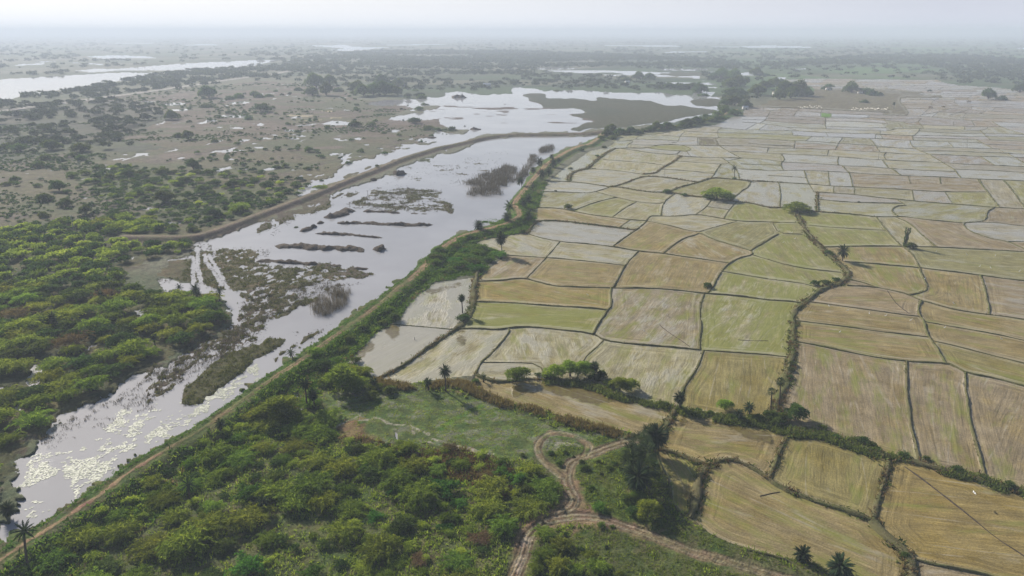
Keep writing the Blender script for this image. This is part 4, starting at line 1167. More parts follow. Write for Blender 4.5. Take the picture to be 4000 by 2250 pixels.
# dark drain lines and foot trails in the stubble
for i, (t, s, w) in enumerate((('D4', '1370,340 1500,430 1700,580 1900,740 2100,900 2300,1060 2576,1240 2800,1400', .45), ('C4', '1200,40 1240,100 1300,180 1420,270', .3), ('D4', '-40,-50 -700,280 -720,300', .0), ('C3', '1490,390 1560,450 1700,540 1790,605', .3), ('D4', '-80,640 60,608 120,600', .35), ('C3', '2270,535 2430,545 2576,545', .25))):
    if w <= 0: continue
    V, q = ridge(to_world(smooth_line(P(t, s), 1), .3), w, .13, 900 + i)
    structure('drain_ridge', mesh_np('drain_ridge', V, q, M_spoil, smooth=True), None, None, 'drain lines in the stubble')
# heaps of dug mud in the flood water
SPOIL = [('B2', '215,1045 330,1030 470,1040 640,1050 800,1058 960,1070 1095,1075', 7.5, 1.6, 'longest dug mud bank standing in the flood water'),
      ('B2', '590,910 760,912 950,925 1120,935 1280,950', 3.4, .9, 'thin middle mud bank with a broken tip in the flood water'),
      ('B2', '812,800 950,800 1150,808 1350,815 1560,822 1795,828', 5.2, 1.2, 'tapering straight mud bank above the thin one'),
      ('B2', '1070,685 1180,688 1300,692 1440,700', 3.8, .8, 'short mud bank beside the reedy shallows'),
      ('B2', '1560,703 1630,708', 2.6, .6, 'small mud scrap off the end of the short bank'), ('B2', '1650,708 1715,714', 2.8, .6, 'outermost small mud scrap off the short bank'),
      ('B2', '735,760 830,725 910,690 990,672', 8.0, 2.0, 'slanting high mud heap at the head of the banks'),
      ('B2', '460,890 530,860 605,830', 4.0, 1.2, 'little slanting mud bank near the shallow tracks'), ('B2', '612,806 680,806', 5.0, 1.2, 'round mud lump above the little slanting bank'),
      ('B2', '5,1182 150,1185 300,1200 460,1210 640,1222', 4.6, 1.0, 'dark mud bank edging the big sedge patch'), ('B2', '700,1228 780,1230 860,1238', 3.0, .8, 'mud strip continuing the sedge patch bank'), ('B2', '980,1258 1060,1258 1130,1264', 3.2, .7, 'low mud strip at the point of the sedge patch'),
      ('B2', '1182,1080 1230,1072 1282,1078', 7.0, 2.4, 'lone round mud heap in open water'), ('B2', '1308,1072 1330,1070', 2.6, .9, 'tiny mud heap beside the round one'),
      ('B2', '1375,315 1415,308 1465,312', 9.0, 2.2, 'dark mud heap by the brown embankment'), ('B2', '1165,372 1235,370', 6.0, 1.6, 'smaller dark heap on the foot of the brown embankment'), ('A2', '2005,985 2035,980 2065,985', 18, 4, 'dark heap in the far lake'), ('A2', '1735,1390 1775,1385 1810,1385', 9, 2, 'brown heap in the lake inlet'), ('A2', '2180,1308 2200,1303 2220,1308', 9, 2.5, 'brown heap off the lake spit')]
for i, (t, s, w, h, lb) in enumerate(SPOIL):
    V, q = ridge(to_world(smooth_line(P(t, s), 2), 0), w, h, 700 + 13 * i, .75, -.25, .8)
    # taper both ends
    n = len(V) // 7; e = np.minimum(np.arange(n), np.arange(n)[::-1]) / max(n * .12, 1.0); tap = np.repeat(np.clip(.25 + e, 0, 1), 7)
    V[:, 2] = (V[:, 2] + .25) * tap - .25
    structure('mud_bank', mesh_np('mud_bank', V, q, M_spoil, smooth=False), lb, 'mud bank', 'dug mud banks in the flood water')
V, q = ridge(to_world(smooth_line(ROADP, 1), 1.0), 8.0, .35, 990, .02, 1.05, 6)
structure('road', mesh_np('road', V, q, M_road, smooth=True), 'pale straight road along the far tree belt', 'road')

# ------------------------------------------------------------------ sky, sun, haze
SUN_EL = R(28.4); SUN_AZ = R(-39.2)
w = bpy.data.worlds.new('World'); sc.world = w; w.use_nodes = True
nt = w.node_tree; nt.nodes.clear()
sky = nd(nt, 'ShaderNodeTexSky', sky_type='NISHITA', sun_disc=False, sun_elevation=SUN_EL, sun_rotation=SUN_AZ, altitude=0, air_density=1.0, dust_density=1.5, ozone_density=3.0)
SKYK = .055
# dusty air whitens the sky towards the horizon, more so on the sun's side
tc = nd(nt, 'ShaderNodeTexCoord').outputs['Generated']
sep = nd(nt, 'ShaderNodeSeparateXYZ'); lk(nt, tc, sep.inputs[0])
dt = nd(nt, 'ShaderNodeVectorMath', operation='DOT_PRODUCT'); lk(nt, tc, dt.inputs[0]); dt.inputs[1].default_value = (math.sin(SUN_AZ), math.cos(SUN_AZ), 0)
pale = mixc(nt, ramp(nt, dt.outputs['Value'], .35, 1.0), (.50, .52, .595), (.75, .765, .79))
val = nd(nt, 'ShaderNodeValue'); val.outputs[0].default_value = SKYK
skyb = scalec(nt, sky.outputs[0], val.outputs[0])
tot = mixc(nt, ramp(nt, sep.outputs['Z'], .01, .25, .98, 0.0), skyb, pale)
bg = nd(nt, 'ShaderNodeBackground', inp={'Strength': 1.0}); o = nd(nt, 'ShaderNodeOutputWorld')
lk(nt, tot, bg.inputs[0]); lk(nt, bg.outputs[0], o.inputs[0])
sd = bpy.data.lights.new('sun', 'SUN'); sd.energy = 4.5; sd.angle = R(.6); sd.color = (1.0, .93, .82)
sun = bpy.data.objects.new('sun', sd); COL.objects.link(sun)
sdir = Vector((math.sin(SUN_AZ) * math.cos(SUN_EL), math.cos(SUN_AZ) * math.cos(SUN_EL), math.sin(SUN_EL)))
sun.rotation_euler = sdir.to_track_quat('Z', 'Y').to_euler()
M_haze = bpy.data.materials.new('haze_air'); M_haze.use_nodes = True; nt = M_haze.node_tree; nt.nodes.clear()
pv = nd(nt, 'ShaderNodeVolumePrincipled'); pv.inputs['Color'].default_value = (.77, .86, 1.0, 1); pv.inputs['Density'].default_value = .00024; pv.inputs['Anisotropy'].default_value = .12
o = nd(nt, 'ShaderNodeOutputMaterial'); lk(nt, pv.outputs[0], o.inputs['Volume'])
hx0, hx1, hy0, hy1, hz0, hz1 = -48000, 48000, -600, 52000, -3.0, 140.0
V = [(x, y, z) for x in (hx0, hx1) for y in (hy0, hy1) for z in (hz0, hz1)]
Q = [(0, 1, 3, 2), (4, 6, 7, 5), (0, 4, 5, 1), (2, 3, 7, 6), (0, 2, 6, 4), (1, 5, 7, 3)]
hzo = stuff('haze', mesh_np('haze', V, Q, M_haze), 'pale blue haze filling the air over the plain', 'haze')
sc.view_settings.view_transform = 'Standard'; sc.view_settings.look = 'None'; sc.view_settings.gamma = 1; sc.view_settings.exposure = .47
sc.cycles.use_denoising = True; sc.cycles.denoising_prefilter = 'ACCURATE'; sc.cycles.denoising_input_passes = 'RGB_ALBEDO_NORMAL'; sc.cycles.max_bounces = 6; sc.cycles.volume_bounces = 2; sc.cycles.transparent_max_bounces = 8
sc.cycles.use_adaptive_sampling = False; sc.cycles.sample_clamp_indirect = 8; sc.cycles.sample_clamp_direct = 2.2
# ------------------------------------------------------------------ plants
def unit(v): return v / (np.linalg.norm(v, axis=-1, keepdims=True) + 1e-9)
def blades(pos, axis, length, width, rng, tint, flat=0.0):
    """one quad per spray"""
    n = len(pos); r = rng.normal(size=(n, 3)); r[:, 2] *= 1 - flat
    side = unit(np.cross(axis, r)); a = axis * length[:, None]; s = side * width[:, None] * .5
    V = np.stack([pos - s, pos + s, pos + a + s * .55, pos + a - s * .55], 1).reshape(-1, 3)
    return V, np.arange(4 * n).reshape(n, 4), np.repeat(tint, 4)
def crown(seed, n, k=9, leaf=(.10, .20), wid=(.035, .06), zlo=.28, zhi=.62, spread=.70, droop=.2, flat=.62, arch=.34):
    rng = np.random.default_rng(seed)
    ang = np.arange(k) * 2.4 + rng.random(k) * .8; rad = spread * np.sqrt((np.arange(k) + .3) / k) * rng.uniform(.75, 1.1, k)
    C = np.stack([rad * np.cos(ang), rad * np.sin(ang), zlo + (zhi - zlo) * (1 - .8 * (rad / spread) ** 2) * rng.uniform(.7, 1.15, k)], 1)
    cr = rng.uniform(.24, .42, k); ct = rng.random(k)
    ci = rng.choice(k, n, p=cr ** 2 / (cr ** 2).sum())
    d = unit(rng.normal(size=(n, 3)) + np.array([0, 0, .25])); low = d[:, 2] < -.45; d[low, 2] *= -.6
    sh = cr[ci] * (1 - .45 * rng.random(n) ** 2.2) * rng.uniform(.85, 1.12, n)
    pos = C[ci] + d * sh[:, None] * np.array([1, 1, flat]); pos[:, 2] = np.maximum(pos[:, 2], .015)
    ax = unit(d * np.array([1, 1, .5]) + rng.normal(size=(n, 3)) * .55 + np.array([0, 0, .25 - droop]))
    # long arching branches that break the outline
    na = int(n * arch); nb = 16
    if na:
        bi = rng.integers(nb, size=na); baz = rng.random(nb) * 6.283; bl_ = rng.uniform(.85, 1.3, nb); bh = rng.uniform(.75, 1.25, nb) * zhi * 1.2; u = rng.random(na) ** .7
        rr_ = bl_[bi] * u; zz_ = bh[bi] * np.sin(np.clip(u * 2.35, 0, 3.0)) * (1 - .15 * u) + .03
        az_ = baz[bi] + .25 * np.sin(u * 3 + bi); pos[:na] = np.stack([rr_ * np.cos(az_), rr_ * np.sin(az_), zz_], 1) + rng.normal(0, .045, (na, 3)); pos[:na, 2] = np.maximum(pos[:na, 2], .02)
        d[:na] = np.stack([np.cos(az_), np.sin(az_), .3 - u], 1)
        ax[:na] = unit(np.stack([np.cos(az_), np.sin(az_), .7 - 1.7 * u], 1) + rng.normal(size=(na, 3)) * .45); ci[:na] = bi % k
    tint = np.clip(.2 + .45 * ct[ci] + rng.normal(0, .17, n) + .10 * d[:, 2], 0, 1)
    V, Q, T = blades(pos, ax, rng.uniform(*leaf, n), rng.uniform(*wid, n), rng, tint)
    return V, Q, T, C
def tube(pts, rad, sides=6):
    pts = np.asarray(pts, float); n = len(pts); V = []
    for i in range(n):
        t = unit(pts[min(i + 1, n - 1)] - pts[max(i - 1, 0)]); a = unit(np.cross(t, [.31, .87, .2])); b = np.cross(t, a)
        th = np.linspace(0, 2 * np.pi, sides, endpoint=False)
        V.append(pts[i] + rad[i] * (np.cos(th)[:, None] * a + np.sin(th)[:, None] * b))
    V = np.vstack(V); Q = [(i * sides + j, i * sides + (j + 1) % sides, (i + 1) * sides + (j + 1) % sides, (i + 1) * sides + j) for i in range(n - 1) for j in range(sides)]
    return V, np.array(Q)
def merge(parts):
    V, Q, o = [], [], 0
    for v, q in parts: V.append(v); Q.append(q + o); o += len(v)
    return np.vstack(V), np.vstack(Q)
def stems(C, seed, r=.028, base=.06):
    rng = np.random.default_rng(seed); ps = []
    for c in C:
        b = np.array([rng.normal(0, base), rng.normal(0, base), -.05]); m = b * .4 + c * .6 + rng.normal(0, .03, 3); m[2] = c[2] * .55
        ps.append(tube([b, m, c], [r, r * .7, r * .3], 5))
    return merge(ps)
class Kind:
    pass
def make_kind(key, mat, seeds, n, tri=None, **kw):
    out = []
    for s in seeds:
        V, Q, T, C = crown(s, n, **kw)
        me = mesh_np(key + '_crown', V, Q, mat, {'tint': ('FLOAT', T)})
        sv, sq = stems(C, s); out.append((me, mesh_np(key + '_trunk', sv, sq, M_bark), (V, Q, T)))
    return out
def make_tree(key, mat, seeds, n, **kw):
    out = []
    for s in seeds:
        V, Q, T, C = crown(s, n, **{**dict(zlo=.36, zhi=1.0, flat=.9), **kw, 'arch': 0.0})
        me = mesh_np(key + '_crown', V, Q, mat, {'tint': ('FLOAT', T)})
        ps = [tube([(0, 0, -.05), (.02, .03, .2), (.0, .0, .45)], [.075, .06, .05], 7)]
        for c in C: ps.append(tube([(0, 0, .35), np.array(c) * [.5, .5, .8], c], [.04, .028, .012], 5))
        sv, sq = merge(ps); out.append((me, mesh_np(key + '_trunk', sv, sq, M_bark), (V, Q, T)))
    return out
BIG = dict(k=11, leaf=(.09, .20), wid=(.028, .055))
MIDK = dict(k=8, leaf=(.14, .26), wid=(.08, .14), zlo=.2, zhi=.55, arch=.12)
FARK = dict(k=6, leaf=(.22, .4), wid=(.18, .30), arch=0.0)
VFAR = dict(k=5, leaf=(.4, .7), wid=(.35, .55), arch=0.0)
KN = {('thorn', 0): make_kind('thorn', M_thorn, range(1, 7), 2600, **BIG), ('dark', 0): make_kind('dark', M_dark, range(11, 15), 2300, k=9, leaf=(.08, .16), wid=(.05, .085), zlo=.2, zhi=.6, arch=.1), ('lush', 0): make_kind('lush', M_lush, range(21, 24), 1500, k=9, leaf=(.08, .16), wid=(.05, .09)),
      ('dry', 0): make_kind('dry', M_dry, range(31, 34), 1500, k=8, leaf=(.12, .24), wid=(.02, .04)), ('acacia', 0): make_tree('acacia', M_thorn, range(41, 44), 2600, k=10, leaf=(.09, .19), wid=(.03, .055)), ('tree', 0): make_tree('tree', M_dark, range(51, 54), 2400, k=9, leaf=(.09, .17), wid=(.05, .09)),
      ('thorn', 1): make_kind('thorn', M_thorn, range(61, 65), 520, **MIDK), ('dark', 1): make_kind('dark', M_dark, range(71, 75), 520, **MIDK), ('lush', 1): make_kind('lush', M_lush, range(76, 78), 420, **MIDK), ('dry', 1): make_kind('dry', M_dry, range(78, 80), 420, **MIDK),
      ('acacia', 1): make_tree('acacia', M_thorn, range(81, 83), 520, **MIDK), ('tree', 1): make_tree('tree', M_dark, range(85, 88), 520, **MIDK),
      ('thorn', 2): make_kind('thorn', M_thorn, range(91, 93), 110, **FARK), ('dark', 2): make_kind('dark', M_far, range(93, 96), 110, zlo=.15, zhi=.5, **FARK), ('vfar', 2): make_kind('vfar', M_far, range(193, 196), 26, zlo=.2, zhi=.6, **VFAR), ('tree', 2): make_tree('tree', M_far, range(96, 99), 110, **FARK)}
KN[('acacia', 2)] = KN[('tree', 2)]; KN[('lush', 2)] = KN[('dark', 2)]; KN[('dry', 2)] = KN[('dry', 1)]

LAND = [('the leaning palm', 'D1', 275, 1300), ('the half hidden palm in scrub', 'D1', 1910, 690), ('the bleached palm top above the scrub', 'D2', 70, 700), ('the fork of the muddy track', 'D3', 480, 850), ('the track loop', 'D3', 480, 260), ('the twin date palms', 'C2', 530, 1200),
        ('the rusty dry grass', 'D2', 1500, 380), ('the pale cattle trail', 'J', 1300, 1010), ('the muddy track at the frame edge', 'D3', 110, 1300), ('the dark palm clump', 'D3', 1280, 330), ('the three tall palms', 'C1', 1960, 110), ('the tree at the marsh tip', 'C1', 2190, 300),
        ('the pool in the thicket', 'C1', 350, 880), ('the lone acacia in the flood', 'C1', 180, 1000), ('the lily covered channel', 'D1', 300, 400), ('the leaning pole in the bushes', 'B1', 745, 890), ('the brown embankment', 'B1', 1900, 930), ('the lone acacia at the embankment', 'B2', 640, 470), ('the tall lone tree on the plain', 'B1', 1940, 260),
        ('the white pond on the plain', 'B1', 2300, 80), ('the tan grass plain', 'B1', 800, 560), ('the lake spit', 'A2', 2000, 1310), ('the grove beyond the plain', 'A2', 1200, 940), ('the bend of the tree belt', 'A3', 2200, 1100), ('the dark fallow field', 'A4', 700, 1030), ('the wheel tracks in the shallows', 'F', 420, 500),
        ('the acacia hedge', 'C3', 600, 920), ('the two tall fan palms', 'C4', 80, 1200), ('the overgrown ditch', 'C4', 250, 700), ('the two bushy date palms', 'D4', 540, 1330), ('the scrubby bank', 'G', 1600, 430), ('the lone palm in the flooded field', 'C2', 2075, 250), ('the bend of the red path', 'B3', 40, 640), ('the mirror like flooded field', 'E1', 2420, 460), ('the round bush among fields', 'B3', 2090, 540)]
LMP = np.array([P(t, '%d,%d' % (x, y))[0] for _, t, x, y in LAND])
def lm_phrase(sx, sy):
    d = np.hypot(LMP[:, 0] - sx, (LMP[:, 1] - sy) * 1.6); k = int(d.argmin()); dx, dy = sx - LMP[k, 0], sy - LMP[k, 1]
    far = d[k] / (60 + 250 * max(sy - 300, 0) / 1900)
    rel = ('right of ' if dx > 0 else 'left of ') if abs(dx) > abs(dy) * 1.3 else ('in front of ' if dy > 0 else 'behind ')
    how = 'just ' if far < .55 else ('' if far < 1.4 else 'far ')
    return how + rel + LAND[k][0]
TONE = {'thorn': 'feathery', 'dark': 'dark green', 'lush': 'bright green', 'dry': 'brown dry', 'acacia': 'flat topped', 'tree': 'dark round'}
NAME = {'thorn': 'thorn_shrub', 'dark': 'bush', 'lush': 'leafy_shrub', 'dry': 'dry_shrub', 'acacia': 'acacia_tree', 'tree': 'broadleaf_tree'}
WORD = {'thorn': ('shrub', 'shrub'), 'dark': ('bush', 'bush'), 'lush': ('shrub', 'shrub'), 'dry': ('shrub', 'shrub'), 'acacia': ('acacia', 'tree'), 'tree': ('tree', 'tree')}
prng = np.random.default_rng(77)
PLACED = []
def plant(kind, X, Y, Rm, hs=None, label=None, z=None, lod=None):
    sx, sy = proj(X, Y, .4); pxr = Rm * F / math.sqrt(X * X + Y * Y + H * H)
    l = lod if lod is not None else (0 if pxr > 24 else 1 if pxr > 9 else 2)
    me, tr, _ = KN[(kind, l)][int(prng.integers(len(KN[(kind, l)])))]
    o = link(NAME[kind], None); o.location = (X, Y, float(hz(X, Y)) - .05 if z is None else z)
    h = (hs if hs is not None else prng.uniform(.8, 1.15)); o.rotation_euler = (0, 0, prng.uniform(0, 6.28)); o.scale = (Rm, Rm * prng.uniform(.85, 1.1), Rm * h)
    for nm, m in (('trunk', tr), ('crown', me)):
        if nm == 'trunk' and l == 2: continue
        link(nm, m, o)
    if label is None:
        size = 'small' if pxr < 14 else 'broad' if pxr > 55 else 'large' if pxr > 36 else 'medium'
        hw = '' if h < 1.0 else 'tall '
        w1, cat = WORD[kind]
        label = f"{size} {hw}{TONE[kind]} {w1} {lm_phrase(float(sx), float(sy))}"
    o['label'] = label; o['category'] = WORD[kind][1]
    PLACED.append(o)
    return o
LIST = '''B1 t 1940,275,64 430,745,38 650,640,46 850,720,46 1190,712,18 945,757,15 580,478,54 140,388,36 1020,232,28 1090,362,38 1660,602,72 1380,512,42 2150,742,58 1640,722,18 560,1010,0
B1 d 430,582,75 670,502,38 370,437,38 140,402,28 50,427,42 380,243,58 500,72,90 170,87,65 50,42,50 440,167,55 800,87,85 720,137,45 810,167,55 1040,157,28 140,192,30 1010,262,45 1110,252,35 1240,262,60 630,252,38 1140,312,35 850,317,50 940,332,30 990,337,30 1280,332,62 1400,312,45 1620,307,62 1740,307,40 1450,347,45 1370,337,32 720,347,50 960,402,48 1060,397,42 820,417,28 1240,397,38 1340,392,32 1850,392,62 1560,407,46 1790,427,46 1980,305,44 2090,312,50 2260,317,50 2160,422,60 2330,442,72 2440,422,56 2560,382,50 2050,492,78 1490,477,34 1885,502,30 1860,592,34 1580,642,38 2120,522,58 2420,572,48 2080,777,50 2240,742,38 2480,732,42 1300,832,48 1900,757,28 1950,732,22 1760,772,24 1920,882,55 1980,892,38 1730,872,56 195,792,24 270,842,28 530,862,42 600,892,38
B1 n 2400,695,95 1000,832,78 1220,792,60 1165,882,86 1470,782,76 1560,882,56 280,995,70 140,1012,56
B2 a 640,475,60
B2 d 520,87,55 155,162,24 205,202,28 210,252,36 290,242,44 520,267,38 440,217,28 610,132,18 480,377,22 20,192,20 110,442,66 210,482,46 300,502,52 400,442,56 50,520,44 200,592,56 150,622,50 1220,262,26 400,840,26
A2 d 285,1302,28 510,1127,18 990,1272,66 720,1292,36 1160,1272,50 1440,1367,28 1590,1242,74 1640,1112,44 1720,1062,20 1460,1102,22 1010,1062,28 1010,1112,26 1730,1302,56 1970,1312,50 1830,1312,34 50,1127,84 160,1092,34
A2 t 1285,1342,24 1480,1222,14 1690,1052,26 2100,1267,9 1525,1057,10 560,962,66 700,962,76 600,882,84 740,862,66 830,922,44 990,942,40 1000,912,76 1080,972,76 1180,962,76 1300,962,86 1420,962,56 1260,862,76 1430,882,56 1530,982,32 1660,987,42 20,982,48 130,972,32 200,922,22 260,967,18 330,957,18 420,912,42 1610,917,32
A1 t 2090,985,84 2300,1002,46 2400,987,50 2560,962,46 1720,1202,56 2060,1082,50 1890,1402,56 1790,1382,40 2150,1432,36 2410,1342,26 2490,1202,36
A3 t 450,912,26 1280,792,58 1390,802,58 1150,812,46 2110,792,76 2230,802,74 2200,882,76 2300,872,76 2200,962,76 2300,962,66 2160,1062,56 2250,1062,76 2350,1082,56 2150,1142,56 2250,1162,56 1950,1172,40 1960,1222,48 2050,1222,56 2100,1202,46 1760,1272,64 1860,1252,64 1680,1292,46 1450,1312,56 1560,1302,56 1370,1322,46 1200,1352,54 1290,1342,36 1090,1352,56 1000,1332,64 960,1382,54 1010,1402,44 1900,932,76 1800,902,66 1700,902,56 1930,962,50 1600,902,56 2450,762,56 2550,762,46 2480,962,86 2560,902,84
A3 d 900,1412,40 1050,1378,50 1150,1348,48 1250,1342,50 1340,1327,50 1420,1317,50 1500,1307,50 1610,1300,50 1720,1285,56 1800,1267,60 1900,1247,60 2000,1227,56 2080,1182,60 2120,1112,60 2180,1022,66 2260,1012,66 2330,1002,56
A4 t 60,872,56 130,832,40 280,832,20 180,962,86 300,962,86 400,972,56 120,1002,56 240,992,76 595,902,42 620,872,36 850,932,66 1000,932,50 1060,962,50 1130,957,30 980,1032,36 2230,1002,56 2370,1002,36 2550,932,56 1630,927,16
E3 y 1010,178,26 1230,174,28 1660,84,26
C3 a 60,960,100 430,925,92 590,910,108 740,900,92 1090,1050,86 1200,1050,78 2150,1245,66
C3 d 260,895,38 900,920,70 1010,1020,60 360,930,66 830,950,70 960,985,60 1540,1215,50 1700,1240,42 1880,1255,40 2000,1285,40 2290,1350,58 2500,1360,66 2420,1345,58 2210,1320,42 2350,1375,50
C4 d 40,1345,86 160,1360,80 560,1435,48 250,790,46 240,850,44 255,655,34 230,920,36 90,1395,70
C4 t 290,1345,90
C2 d 660,850,100 720,985,100 840,850,76 970,1090,90 1150,1135,78 1340,1075,66 330,1345,78 1330,280,60 1390,345,72 1080,455,58 1270,390,56 940,570,66 870,660,58 2210,965,46 1000,760,60
C2 a 870,1060,150 200,1345,150
C2 n 960,890,88 1090,895,78 1020,1030,100 1200,1040,62 590,740,70 800,780,60
C2 d 2085,345,66
B3 a 2080,565,120
B3 d 1990,560,64 2180,570,70 1735,528,34 590,258,26 860,132,24 560,655,54 440,478,14 700,80,40 2240,360,24 930,45,30
B3 t 1565,500,34 1975,1450,42
B4 a 310,690,100
B4 d 230,650,46 400,700,50 610,1110,38 655,1130,32 915,592,14 590,1425,56 480,1430,50 690,1390,44
B4 t 1440,1055,38
D3 a 1370,880,140 1260,690,85
D3 d 1180,740,86 1230,850,80 1500,930,50 1430,330,45 1200,520,70
D3 l 880,795,74 250,540,60 60,520,90 1230,680,60 900,965,52 1010,965,32
D3 d 480,335,44 800,585,40 730,385,58 700,312,38 980,375,42 390,225,38 540,212,28 540,1035,32 950,1165,22 700,1195,32 250,710,56 330,525,48 400,590,54 150,655,100 870,310,30 900,430,22 1030,330,36 300,600,40 110,240,30 620,250,20
D3 n 330,1070,105 330,1310,125 480,1195,105 450,1415,118 800,1285,72 860,1415,105 620,1430,86 1090,1440,46 60,660,90 250,1400,80 980,1380,44
D4 d 1060,140,48 980,105,58 900,105,54 1110,195,46 1920,395,58 1600,275,38 1380,255,54 2450,565,56 1390,1260,44 700,60,44 2200,490,36 1750,385,30
D2 l 1330,580,80 1400,640,90 1150,360,70 1090,420,80 1800,770,70 1900,900,80 2470,450,90 2000,900,70'''
CK = {'t': 'tree', 'd': 'dark', 'n': 'thorn', 'a': 'acacia', 'l': 'lush', 'y': 'dry'}
for ln in LIST.split('\n'):
    t, k, rest = ln.split(' ', 2); ox, oy, kk = TL[t]
    for it in rest.split():
        x, y, r = (float(v) for v in it.split(','))
        if r <= 0: continue
        sx, sy = x * kk + ox, y * kk + oy; X, Y = (float(v) for v in G(sx, sy, .5)); Rm = r * kk * math.sqrt(X * X + Y * Y + H * H) / F
        kd = CK[k]
        hh = None
        if kd == 'tree': hh = prng.uniform(.9, 1.2)
        elif kd == 'acacia': hh = prng.uniform(.38, .48) if t[0] == 'B' else prng.uniform(.75, .95)
        elif kd == 'dark': hh = prng.uniform(.95, 1.25)
        Y += Rm * .35
        if kd in ('acacia', 'tree') and sy > 700: Rm *= 1.05 if t == 'D3' else 1.4
        elif kd == 'tree': Rm *= 1.22
        if t == 'A3' and kd == 'tree': hh = prng.uniform(.75, 1.05)
        plant(kd, X, Y, Rm, hh, z=(float(hz(X, Y)) - (.3 if sy < 520 else .2) * Rm if kd == 'tree' and sy < 1000 and (sx < 2000 or t in ('A3', 'A4')) else float(hz(X, Y)) - .14 * Rm if kd in ('dark', 'thorn') and sy < 950 else None))
print('listed plants', len(PLACED))

# ---- random filling of the scrub
area = np.abs(np.gradient(WX, axis=1) * np.gradient(WY, axis=0))
def sample(mask, dens, seed, mx=10 ** 7):
    """points on the land: dens per square metre inside mask"""
    rng = np.random.default_rng(seed)
    r, c = np.where(mask); lam = area[r, c] * (dens if np.isscalar(dens) else dens[r, c]); cnt_ = rng.poisson(np.minimum(lam, 60))
    idx = np.repeat(np.arange(len(r)), cnt_)
    if len(idx) > mx: idx = rng.choice(idx, mx, replace=False)
    r, c = r[idx], c[idx]; gx = np.gradient(WX, axis=1)[r, c]; gy = np.gradient(WY, axis=0)[r, c]
    X = WX[r, c] + (rng.random(len(r)) - .5) * gx; Y = WY[r, c] + (rng.random(len(r)) - .5) * gy
    return X, Y, HT[r, c]
def darts(mask, spacing, seed, n=9000):
    X, Y, Z = sample(mask, 2.2 / spacing ** 2, seed, n); rng = np.random.default_rng(seed + 1); keep = []
    grid = {}
    for i in rng.permutation(len(X)):
        gx, gy = int(X[i] // spacing), int(Y[i] // spacing); ok = True
        for a in (-1, 0, 1):
            for b in (-1, 0, 1):
                for j in grid.get((gx + a, gy + b), ()):
                    if (X[i] - X[j]) ** 2 + (Y[i] - Y[j]) ** 2 < spacing ** 2: ok = False; break
                if not ok: break
            if not ok: break
        if ok: grid.setdefault((gx, gy), []).append(i); keep.append(i)
    k = np.array(keep, int); return X[k], Y[k], Z[k]
def scatter(base, X, Y, Z, S, seed, tiltz=None, tint=.25):
    """many copies of a leaf cluster as one mesh"""
    V, Q, T = base; rng = np.random.default_rng(seed); n = len(X); a = rng.random(n) * 6.283; ca, sa = np.cos(a), np.sin(a)
    S = np.asarray(S); S = S if S.ndim == 2 else np.stack([S, S, S], 1)
    x = V[None, :, 0] * S[:, None, 0]; y = V[None, :, 1] * S[:, None, 1]; z = V[None, :, 2] * S[:, None, 2]
    W = np.stack([x * ca[:, None] - y * sa[:, None] + X[:, None], x * sa[:, None] + y * ca[:, None] + Y[:, None], z + Z[:, None]], -1).reshape(-1, 3)
    q = (Q[None] + (np.arange(n) * len(V))[:, None, None]).reshape(-1, Q.shape[1])
    t = np.clip(T[None] + rng.normal(0, tint, n)[:, None], 0, 1).ravel()
    return W, q, t
def stuffmesh(name, chunks, mat, label, cat):
    V, Q, T, o = [], [], [], 0
    for v, q, t in chunks:
        V.append(v); Q.append(q + o); T.append(t); o += len(v)
    if not V: return
    return stuff(name, mesh_np(name, np.vstack(V), np.vstack(Q), mat, {'tint': ('FLOAT', np.concatenate(T))}), label, cat)

dry = HT > .1
free = ~isf & ~pathm & (dE > 3.0) & ~(blur(mtrack, 2, 1) > 0)
scrubP = P('V', '-480,1700 -300,1560 0,1420 260,1250 560,1075 700,1020 790,1010 830,1060 860,1110 960,1130 1100,1130 1230,1170 1340,1180 1390,1230 1330,1290 1280,1340 1270,1460 1240,1700')
mscr = inpoly(scrubP) & free & (DT > 5.5) & ~bare.astype(bool) & ~mead
mrust = inpoly(P('V', '850,1050 1000,1060 1120,1110 1260,1150 1320,1220 1270,1250 1100,1200 960,1150 850,1110'))
inframe = lambda X, Y: (lambda p: (p[0] > -40) & (p[0] < 4040) & (p[1] < 2330))(proj(X, Y, 1.0))
# hero shrubs one by one
X, Y, Z = darts(mscr & ~mrust & (dE > 6.5), 5.6, 101)
ok = inframe(X, Y); npl = 0
for x, y, z in zip(X[ok], Y[ok], Z[ok]):
    if npl >= 235: break
    u = prng.random(); k = 'thorn' if u < .74 else 'dark' if u < .86 else 'lush' if u < .95 else 'dry'
    plant(k, float(x), float(y), prng.uniform(2.6, 5.2) * (.75 if k != 'thorn' else 1), prng.uniform(.45, .85)); npl += 1
X, Y, Z = darts(mscr & mrust, 4.6, 103)
for x, y in zip(X, Y):
    u = prng.random(); plant('dry' if u < .45 else 'thorn' if u < .75 else 'lush', float(x), float(y), prng.uniform(1.5, 3.0), prng.uniform(.55, .9))
print('hero scrub', npl)
X, Y, Z = darts(inpoly(thP) & (blur(HT < .02, 6, 1) < .01) & (dW > 10), 5.5, 105)
sx, sy = proj(X, Y, 1.0)
vis = (sx > -60) & (sy < 2300); o_ = np.argsort(-sy + (sx < -60) * 9999)
nind = 0; rest = []
for i in o_:
    if vis[i] and nind < 150 and sy[i] > 1120:
        u = prng.random(); plant('thorn' if u < .62 else 'dark' if u < .95 else 'dry', float(X[i]), float(Y[i]), prng.uniform(3.2, 6.2), prng.uniform(.6, 1.0)); nind += 1
    else: rest.append(i)
rest = np.array(rest)
chunks_t, chunks_d = [], []
rng = np.random.default_rng(9)
